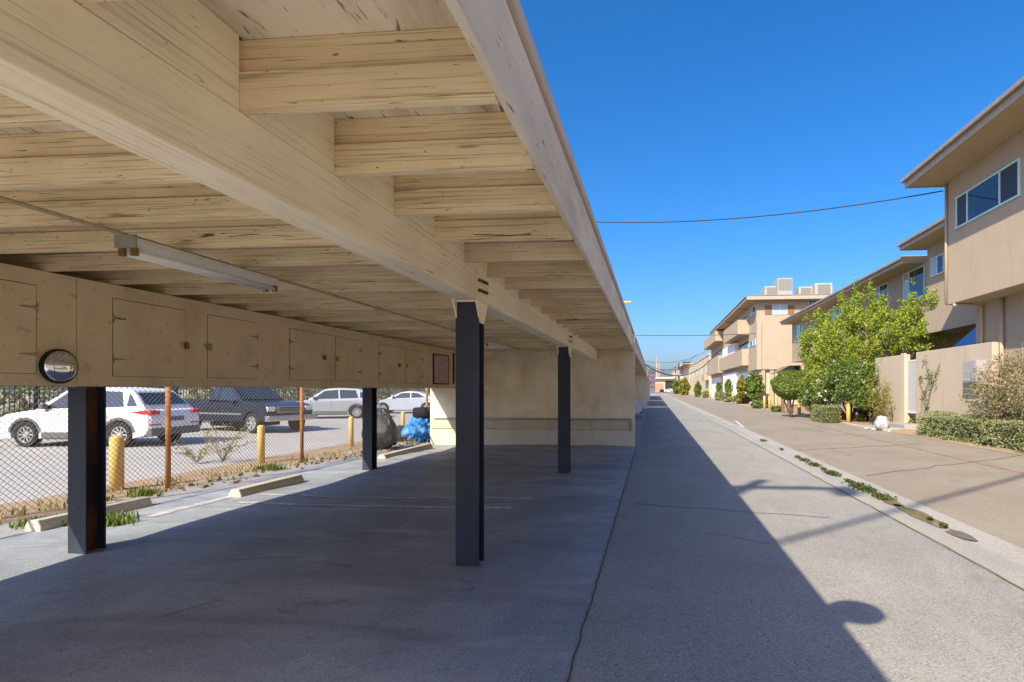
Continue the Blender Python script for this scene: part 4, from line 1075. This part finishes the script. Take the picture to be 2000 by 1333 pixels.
# citrus tree
c = at(1690, 660, 27.0)
cb = (c[0] + .1, c[1], 0)
blobs = []
for (px, py, d, r) in [(1625, 665, 28, 1.35), (1660, 630, 28, 1.3), (1700, 640, 27, 1.5), (1745, 640, 26, 1.4), (1785, 645, 25, 1.15), (1815, 655, 24.5, .8), (1600, 640, 29, 1.0),
                       (1690, 600, 27, 1.0), (1640, 690, 28, 1.3), (1610, 700, 28.5, 1.0), (1780, 610, 25.5, .75), (1830, 590, 24, .65), (1650, 735, 28, 1.1), (1575, 690, 30, .6), (1725, 690, 26.5, .9), (1600, 725, 28.5, .9), (1632, 745, 28, .9), (1680, 715, 27, 1.0), (1580, 665, 29.5, .7)]:
    q = at(px, py, d); q = (min(q[0], 12.2), q[1], q[2]); blobs.append((q, (r, r, r * .9)))
for (px, py, d, r, h) in [(1673, 575, 27, .22, .9), (1783, 560, 25.5, .25, .9), (1642, 590, 28, .25, .7), (1823, 568, 24.5, .3, .7), (1700, 575, 27, .22, .7), (1845, 545, 24, .25, .5), (1600, 625, 29, .3, .6), (1725, 590, 26.5, .22, .6)]:
    q = at(px, py, d); blobs.append((q, (r, r, h)))
tips = [b[0] for b in blobs[:15]]
ct = plant("citrus_tree", "tall yellow green citrus tree growing over the garden wall", "tree", cb, blobs, 62000, .105, M_citrus, stems=tree_stems(cb, tips, .07), part="crown", shell=.25, gap=-.11, gsc=1.5, seed=4, rag=.5)
# white flowering shrub below it
b0 = G(1655, 826)
blobs = [(at(px, py, d), (r, r, r * .85)) for (px, py, d, r) in [(1640, 755, 27, 1.0), (1680, 750, 25.5, 1.05), (1620, 770, 27.5, .85), (1690, 775, 25, .7), (1655, 725, 26.5, .9), (1600, 765, 29, .7), (1700, 735, 25, .7)]]
sh = plant("flowering_shrub", "dark green shrub with white blossoms below the citrus tree", "shrub", (b0[0] + .3, b0[1] + 1, 0), blobs, 15000, .115, M_green,
           stems=tree_stems((b0[0] + .5, b0[1] + 1, 0), [b[0] for b in blobs], .05), part="crown", shell=.5, gap=-.3, seed=8, rag=.35)
P, D = blob_pts(blobs, 60, shell=.99, gap=-1, seed=2)
Pp = np.repeat(P, 9, 0) + rng.normal(size=(len(P) * 9, 3)) * .045; leaf_mesh("blossoms", Pp, .09, M_flower, sh)
# round clipped tree
b0 = G(1545, 812)
q = at(1546, 752, 31)
plant("clipped_tree", "round clipped green tree beside brown posts left of the citrus tree", "tree", (q[0], q[1], 0), [((q[0], q[1], q[2]), (1.12, 1.1, .84))], 11000, .10, M_round,
      stems=tree_stems((q[0], q[1], 0), [(q[0] - .4, q[1], q[2] - .3), (q[0] + .4, q[1], q[2] - .3), (q[0], q[1] + .3, q[2])], .06), part="crown", shell=.8, gap=-.5, seed=12, rag=.12)
q = at(1586, 775, 30)
plant("green_shrub", "loose green shrub between the clipped round tree and the flowering shrub", "shrub", (q[0], q[1], 0), [(q, (.75, .75, .75)), ((q[0] + .3, q[1], q[2] + .6), (.6, .6, .6))], 4500, .11, M_green,
      stems=tree_stems((q[0], q[1], 0), [q], .05), shell=.5, gap=-.3, seed=22, rag=.3)
# yellow bamboo like shrub by the wall
b0 = G(1712, 834)
r = thing("yellow_shrub", "thin yellowing shrub against the garden wall beside the white bag", "shrub", (b0[0] + .3, b0[1] + .3, 0))
mb = MB(); P = []
for i in range(26):
    top = at(random.uniform(1688, 1748), random.uniform(735, 800), random.uniform(21.8, 24)); base = (b0[0] + .3 + random.gauss(0, .15), b0[1] + .5 + random.gauss(0, .3), 0)
    mid = Vector(base).lerp(Vector(top), .55) + Vector((0, 0, .15)); mb.tube([base, mid, top], [.012, .009, .004], 4)
    for t in np.linspace(.2, 1, 34):
        p = Vector(base).lerp(mid, t * 2) if t < .5 else mid.lerp(Vector(top), t * 2 - 1); P.append((p.x + random.gauss(0, .07), p.y + random.gauss(0, .07), p.z + random.gauss(0, .06)))
mb.build("stem", M_bark, r); leaf_mesh("foliage", np.array(P), .12, M_yelg, r, aspect=.35)
# small box hedge
g = G(1606, 826)
q0 = (g[0] + .3, g[1] + .6)
n = 9000
P = np.stack([rng.uniform(-.45, .45, n), rng.uniform(-1.0, 1.0, n), rng.uniform(.02, .82, n)], 1)
P = P[np.minimum.reduce([.45 - abs(P[:, 0]), 1.0 - abs(P[:, 1]), .82 - P[:, 2]]) < .13]; P += nz(P, 2.2, 3)[:, None] * .06; P[:, 0] += q0[0]; P[:, 1] += q0[1]
r = thing("box_hedge", "short clipped hedge in front of the flowering shrub", "hedge", (q0[0], q0[1], 0)); leaf_mesh("foliage", P, .065, M_grey, r)
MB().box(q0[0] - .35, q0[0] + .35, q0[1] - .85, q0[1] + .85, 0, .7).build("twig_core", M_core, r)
# vine on the wall
r = thing("wall_vine", "sparse climbing vine on the garden wall right of the gate", "vine", (XG - .05, onX(1812, 800, XG)[1], .1))
mb = MB(); P = []
for path in ([(1808, 806), (1806, 770), (1815, 740), (1806, 700)], [(1808, 806), (1818, 760), (1832, 720), (1835, 712)], [(1806, 775), (1798, 750), (1800, 735)], [(1814, 745), (1820, 730)]):
    pts = [onX(a, b, XG - .06) for a, b in path]; mb.tube(pts, .012, 5)
    for a, b in zip(pts[:-1], pts[1:]):
        for t in np.linspace(0, 1, 26):
            p = Vector(a).lerp(Vector(b), t)
            if mnoise.noise(p * 2.3) > -.1: P.append((p.x - abs(random.gauss(0, .05)), p.y + random.gauss(0, .11), p.z + random.gauss(0, .1)))
mb.build("stem", M_bark, r); leaf_mesh("foliage", np.array(P), .105, M_green, r)
# large dry shrub in front of building 1
blobs = [(at(px, py, d), (r_, r_, r_ * .9)) for (px, py, d, r_) in [(1930, 770, 15.6, .68), (1965, 750, 14.8, .75), (2000, 760, 14.2, .8), (1920, 745, 16, .5), (1950, 790, 15.2, .65), (2000, 720, 14.4, .6), (2040, 770, 13.8, .9), (1960, 715, 15.2, .42), (1915, 805, 16, .4)]]
q = at(1960, 770, 15); base = (q[0] + .1, q[1], 0)
dsh = plant("dry_shrub", "large twiggy half dry shrub behind the hedge at the right edge", "shrub", base, blobs, 11000, .062, M_dry,
            stems=tree_stems(base, [b[0] for b in blobs], .03), shell=.35, gap=-.12, gsc=2.4, seed=15, rag=.45)
mb = MB()
for i in range(170):
    b = random.choice(blobs); d = Vector((random.gauss(0, 1), random.gauss(0, 1), random.gauss(.3, 1))).normalized()
    s = Vector(b[0]) + d * b[1][0] * .3; e = Vector(b[0]) + d * b[1][0] * random.uniform(.9, 1.25) + Vector((random.gauss(0, .1), random.gauss(0, .1), .1)); mb.tube([s, (s + e) / 2 + Vector((0, 0, .05)), e], [.008, .006, .003], 3)
mb.build("twigs", mat("pale bare twigs", (0.36, 0.27, 0.20), rough=.9), dsh)
# weeds beside steps and small plants
for (px, py, hh, lb) in [(1778, 838, .4, "low yellow weed at the end of the long hedge"), (1680, 826, .35, "low broad weed at the foot of the yellowing shrub"), (1645, 822, .3, "low weed under the flowering shrub")]:
    g = G(px, py); plant("weed", lb, "weed", (g[0], g[1], 0), [((g[0], g[1], hh * .5), (.28, .35, hh * .6))], 500, .10, M_yelg, seed=px, gap=-.4)
# white bag
g = G(1726, 842)
tag(lump("white_bag", (g[0], g[1] + .15, .28), (.25, .25, .29), M_bagw, 2.2, .16, 1.8, fold=.14), "knotted white plastic rubbish bag standing beside the concrete steps", "rubbish bag")
for i, (px, py) in enumerate(((1698, 838), (1706, 841), (1692, 839))):
    g = G(px, py); tag(lump("stone", (g[0], g[1], .03), (.11, .09, .06), M_conc, i + 20., .3, 2, n=16), "small pale stones lying beside the white rubbish bag", "stone", "pale stones")
# far bushes along the right
def bush(px, py, pyt, wpx, m, label, n=2200, name="bush", stem=False, flat=1.0, sz=None):
    d = 1080 * H / (py - 760); h = (py - pyt) * d / 1080; w = wpx * d / 1080
    p = at(px, py, d); p = (p[0], p[1], 0)
    if stem:
        bl = [((p[0], p[1], h * .62), (w / 2, w / 2, h * .40))]; sm = tree_stems(p, [(p[0], p[1], h * .5), (p[0] + .1 * w, p[1], h * .5)], .05)
    else: bl = [((p[0], p[1], h * .5), (w / 2, w / 2, h * .52))]; sm = ()
    return plant(name, label, "bush", p, bl, int(n * 1.2), sz or max(.07, d * .0042), m, stems=sm, group="bushes along the right kerb", shell=.6, gap=-.32, gsc=2.2, seed=px, rag=.5, part="foliage" if not stem else "crown")
bush(1472, 790, 732, 34, M_round, "clipped round green bush on a stem before the white garage panels", 6000, stem=True, name="clipped_tree")
bush(1447, 789, 736, 16, M_yelg, "pale loose yellowing bush left of the clipped round bush", 2200, stem=True)
bush(1450, 788, 770, 34, M_grey, "widest low grey green bush below the clipped round bush", 3500)
bush(1421, 785, 768, 22, M_grey, "low grey green bush left of the bollard by the garage panels", 2500)
bush(1405, 782, 766, 16, M_grey, "low grey green bush under the narrow upright shrub", 1800)
bush(1378, 777, 764, 12, M_grey, "small square grey green bush before the pink flowers", 1400)
bush(1422, 783, 744, 11, M_round, "narrow upright green shrub against the white garage panel", 1600, stem=True)
bush(1404, 779, 747, 9, M_round, "slim young green tree before the far garage panel", 1200, stem=True)
bush(1363, 776, 749, 12, M_round, "narrow clipped green bush beside the distant yellow bollard", 1500)
bush(1336, 772, 741, 20, M_yelg, "bright yellow green bush at the distant bend of the kerb", 1800)
bush(1321, 770, 745, 14, M_green, "darker green bush behind the bright yellow green one", 1400)
bush(1484, 798, 783, 36, M_green, "spreading dark green plant at the foot of the clipped round bush", 1600)
bush(1518, 805, 794, 22, M_green, "low green plant at the foot of the yellow bollards", 900)
# bollards on the right
for (px, py, w, top, lb) in [(1387, 778, 3.2, 764, "distant yellow bollard beside the small square bush"), (1431.5, 787, 4, 765, "yellow bollard between two low grey green bushes"), (1493, 800, 4.6, 774, "yellow bollard at the corner of the three storey block"),
                             (1503, 801, 4.6, 774, "yellow bollard just right of the one at the building corner"), (1516, 803, 4.8, 776, "yellow bollard standing behind the low green plant"), (1561, 811, 6.5, 779, "yellow bollard under the clipped round tree"),
                             (1605, 818, 8, 780, "yellow bollard behind the short clipped hedge"), (1657, 827, 8, 785, "mossy yellow bollard under the flowering shrub"),
                             (1793, 836, 10.5, 794, "yellow bollard top showing over the hedge beside the gate"), (1857, 845, 10.5, 797, "yellow bollard top showing over the middle of the hedge"), (1366, 774, 2.5, 763, "farthest yellow bollard beside the narrow clipped bush")]:
    bollard(px, py, w, top, lb)
for i, (px, py, lb) in enumerate(((1529, 807, "square brown wooden post left of the clipped round tree's trunk"), (1540, 808, "brown wooden post behind the clipped round tree's trunk"))):
    g = G(px, py); tag(MB().box(g[0] - .09, g[0] + .09, g[1] - .09, g[1] + .09, -.03, 1.05).build("wooden_post", M_wood, None, 0.01), lb, "post")
# gutter weeds (tufts of moss in the wet channel)
P = []
for (px, py, rx, ry, k) in [(1682, 953, .12, .45, 900), (1706, 972, .10, .18, 500), (1622, 925, .10, .28, 500), (1582, 908, .09, .25, 350), (1562, 899, .08, .2, 250), (1650, 940, .05, .08, 100), (1486, 861, .1, .3, 160), (1604, 917, .04, .1, 80), (1545, 893, .05, .1, 90), (1519, 878, .05, .1, 60), (1806, 1015, .03, .05, 80), (1829, 1028, .03, .06, 80)]:
    g = G(px, py); a = rng.normal(size=(k, 2)) * .5; P.append(np.stack([3.36 + a[:, 0] * rx, g[1] + a[:, 1] * ry, rng.uniform(-.01, .03, k)], 1))
stuff(leaf_mesh("gutter_weeds", np.concatenate(P), .045, M_moss))

# ---------------------------------------------------------------- further carports, far end
Y2 = onX(1264.5, 803, -.53)[1]
cp2 = make_carport("second timber carport continuing behind the stained end wall", YW + .22, Y2 - .05, first=False)
def far_wall(y, label):
    w = MB().box(-6.43, -.53, y, y + .18, -.05, ZJ)
    return tag(w.build("end_wall", M_cw, None), label, "wall", "carport end walls")
far_wall(Y2, "second carport end wall with a bright strip of sun before it")
gap = 1.6
cp3 = make_carport("third carport, a narrow sliver beyond the second end wall", Y2 + gap, 72, first=False)
far_wall(72.1, "farthest carport end wall, a thin pale edge")
cp4 = make_carport("farthest carport at the end of the left side of the alley", 74.5, 120, first=False)
car(name="parked_car", label="pale blue car nosing out of the second carport just past the stained end wall", cat="car", style='suv', loc=(-2.9, 31.5, 0), heading=0.05, paint=M_pl)
far = thing("cross_building", "low pale building with a coral front closing the end of the alley", "building", (3, 300, 0))
MB().box(-10, 14, 300, 315, -.05, 7.0).build("wall", M_st4, far)
MB().box(-12, 16, 298, 317, 7.002, 8.0).build("roof", M_st4, far)
MB().box(-3, 5, 299.8, 299.99, 0, 4.6).build("coral_front", mat("coral paint", (0.55, 0.22, 0.15)), far)
MB().box(6, 12, 299.8, 299.99, 1.5, 6.0).build("recess_shade_panel", M_dark, far)  # flat dark panel, the recess is only shade in its colour
a = onY(1267, 738, 220); b = onY(1280, 721, 220)
db = thing("dark_glass_building", "distant dark windowed office block above the last carport roof", "building", (a[0], 225, 0))
MB().box(a[0], b[0], 220, 232, -.05, b[2]).build("wall", M_clad, db)
gm = MB()
for i in range(4):
    for k in range(4):
        x = a[0] + (b[0] - a[0]) * (.06 + .24 * i); z = b[2] - 1.0 - k * 1.9; gm.box(x, x + (b[0] - a[0]) * .16, 219.93, 219.995, z - .9, z)
gm.build("windows", mat("dusky purple glass", (0.12, 0.06, 0.09), rough=.2), db)
a = onY(1287, 735, 420)
mast = thing("lattice_mast", "distant orange lattice mast rising beyond the end of the alley", "mast", (a[0], 420, 0))
zt_ = onY(1288, 708, 420)[2]; mb = MB()
for sx in (-1.3, 1.3): mb.tube([(a[0] + sx, 420, 0), (a[0] + sx * .3, 420, zt_)], .28, 5)
for i in range(9):
    z = 12 + (zt_ - 12) * i / 8; ww = 1.3 - 1.0 * z / zt_; mb.box(a[0] - ww, a[0] + ww, 419.8, 420.2, z - .25, z + .25)
mb.build("lattice", mat("faded orange steel", (0.46, 0.24, 0.17)), mast)
a = onY(1283, 698, 430)
tag(MB().tube([(a[0], 430, 0), (a[0], 430, a[2])], [.9, .5], 8).build("tower", M_ac), "distant pale slender tower left of the orange mast", "tower")
car(name="white_car", label="tiny white car parked at the far end of the alley", cat="car", style='suv', loc=(6.6, 255, 0), heading=math.pi, paint=M_pw)
car(name="red_car", label="tiny red car at the far end of the alley", cat="car", style='sedan', loc=(3.4, 240, 0), heading=math.pi / 2, paint=M_pr)

# ---------------------------------------------------------------- poles and wires
def pole(x, y, h, label, arm=1.55):
    t = thing("utility_pole", label, "utility pole", (x, y, 0), 0, "utility poles")
    MB().tube([(x, y, -.1), (x, y, h)], [.17, .12], 12).build("pole", M_wood, t, smooth=True)
    ca = MB().box(x - arm, x + arm, y - .16, y - .04, h - .62, h - .45).build("crossarm", M_wood, t)
    ins = MB()
    for s in (-.95, -.5, .5, .95): ins.lathe([(.05, 0), (.06, .06), (.03, .14)], (x + s * arm, y - .1, h - .449), 'z', 8)
    ins.build("insulators", M_blackr, ca)
    MB().box(x + arm - .15, x + arm + .15, y - .3, y + .1, h - .95, h - .622).build("cutout_box", M_metal, ca)
    return t
sh_p = G(1464, 950)
zc = 14.8; k = zc / 1.727
pole(sh_p[0] - k, sh_p[1] - 1.9 * k, zc + .53, "tall wooden utility pole behind the carport whose crossarm shadow falls on the alley")
pole(-7.6, 26.0, 10.45, "wooden utility pole hidden behind the carport roof that carries the alley cables")
def cable(a, b, sag, r, label, n=24, bundle=1):
    mb = MB()
    for k in range(bundle):
        pts = []
        for i in range(n + 1):
            t = i / n; p = Vector(a).lerp(Vector(b), t); p.z -= sag * 4 * t * (1 - t); p.z += k * .06; pts.append(p)
        mb.tube(pts, r, 5)
    return tag(mb.build("cable", M_wire, None, smooth=True), label, "cable", "overhead cables")
e1 = (9.34, Y1 + .03, onX(1845, 374, 9.4)[2])
w0 = at(1160, 432, 22.0)
st_ = Vector(w0) + (Vector(w0) - Vector(e1)) * .45; st_.z = 9.1
cable((-7.6, 25.9, 10.0), e1, 0.70, .020, "black service cable sagging from the carport roof to the nearest apartment eave")
e3 = (X3 - .04, Y3 + .5, onX(1476, 652, X3)[2])
pl3 = at(1236, 648, 60); cable((-14, pl3[1] + 1, pl3[2] + .5), e3, .45, .03, "higher black cable running level to the three storey block")
far_p = at(1238, 667, 62); cable((far_p[0] - 3, far_p[1], far_p[2] + 1.3), (X3 - .05, 98, onX(1400, 690, X3)[2]), 4.6, .04, "lower sagging cable bundle reaching the far balcony", bundle=2)
far_p = at(1250, 690, 90); cable((far_p[0] - 3, far_p[1], far_p[2] + 1.2), (11, 150, onX(1358, 694, 11)[2]), 4.0, .05, "distant cable looping low above the alley end")
far_p = at(1250, 705, 120); cable((far_p[0] - 3, far_p[1], far_p[2] + .3), (11, 190, onX(1345, 700, 11)[2]), 3.0, .05, "farthest thin cable just above the distant roofs")
far_p = at(1252, 698, 100); cable((far_p[0] - 3, far_p[1], far_p[2] + .6), (X3 - .05, 104, onX(1392, 680, X3)[2]), 2.2, .03, "thin cable crossing above the lower sagging bundle")
far_p = at(1256, 716, 140); cable((far_p[0] - 3, far_p[1], far_p[2] + .2), (11, 200, onX(1342, 712, 11)[2]), 2.0, .05, "lowest thin cable near the roofs at the alley end")
# cable bundle behind the viewer whose soft shadow crosses the alley
zc2 = 14.0; k = zc2 / 1.727
q0 = G(1400, 1094); q1 = G(2000, 930)
qa = Vector((q0[0] - k, q0[1] - 1.9 * k, zc2)); qb = Vector((q1[0] - k, q1[1] - 1.9 * k, zc2)); dv = qb - qa
cable(qa - dv * 1.0, qb + dv * .8, .0, .045, "thick overhead cable whose faint shadow crosses the alley", bundle=2)
# street lamp peeking over the roof
lp = at(1225, 591, 46)
t = thing("street_lamp", "street lamp whose pale head peeks over the carport roof", "street lamp", (lp[0] - 3.4, lp[1], 0))
MB().tube([(lp[0] - 3.4, lp[1], -.05), (lp[0] - 3.4, lp[1], lp[2] - .2)], [.10, .07], 8).build("pole", M_metal, t)
MB().tube([(lp[0] - 3.4, lp[1], lp[2] - .25), (lp[0] - 2, lp[1], lp[2] + .02), (lp[0] - .3, lp[1], lp[2] + .02)], .035, 6).build("arm", M_metal, t)
MB().box(lp[0] - .4, lp[0] + .35, lp[1] - .15, lp[1] + .15, lp[2] - .05, lp[2] + .09).build("lamp_head", M_yel, t, 0.03)
# flood lamp on the near roof edge (its shadow bulges from the carport's)
q = G(1672, 1192); zf = 3.62; k = zf / 1.727; fx0, fy0 = q[0] - k, q[1] - 1.9 * k
t = thing("flood_lamp", "round flood lamp standing on the carport roof edge near the viewer", "lamp", (fx0, fy0, 3.12))
MB().lathe([(.19, 0), (.20, .03), (.17, .08), (.08, .12), (.02, .125)], (fx0, fy0, zf - .06), 'z', 24).build("lamp_head", M_metal, t, smooth=True)
MB().tube([(fx0 - .07, fy0, ZD + .17), (fx0 - .05, fy0, zf - .02)], .03, 8).build("bracket", M_metal, t)
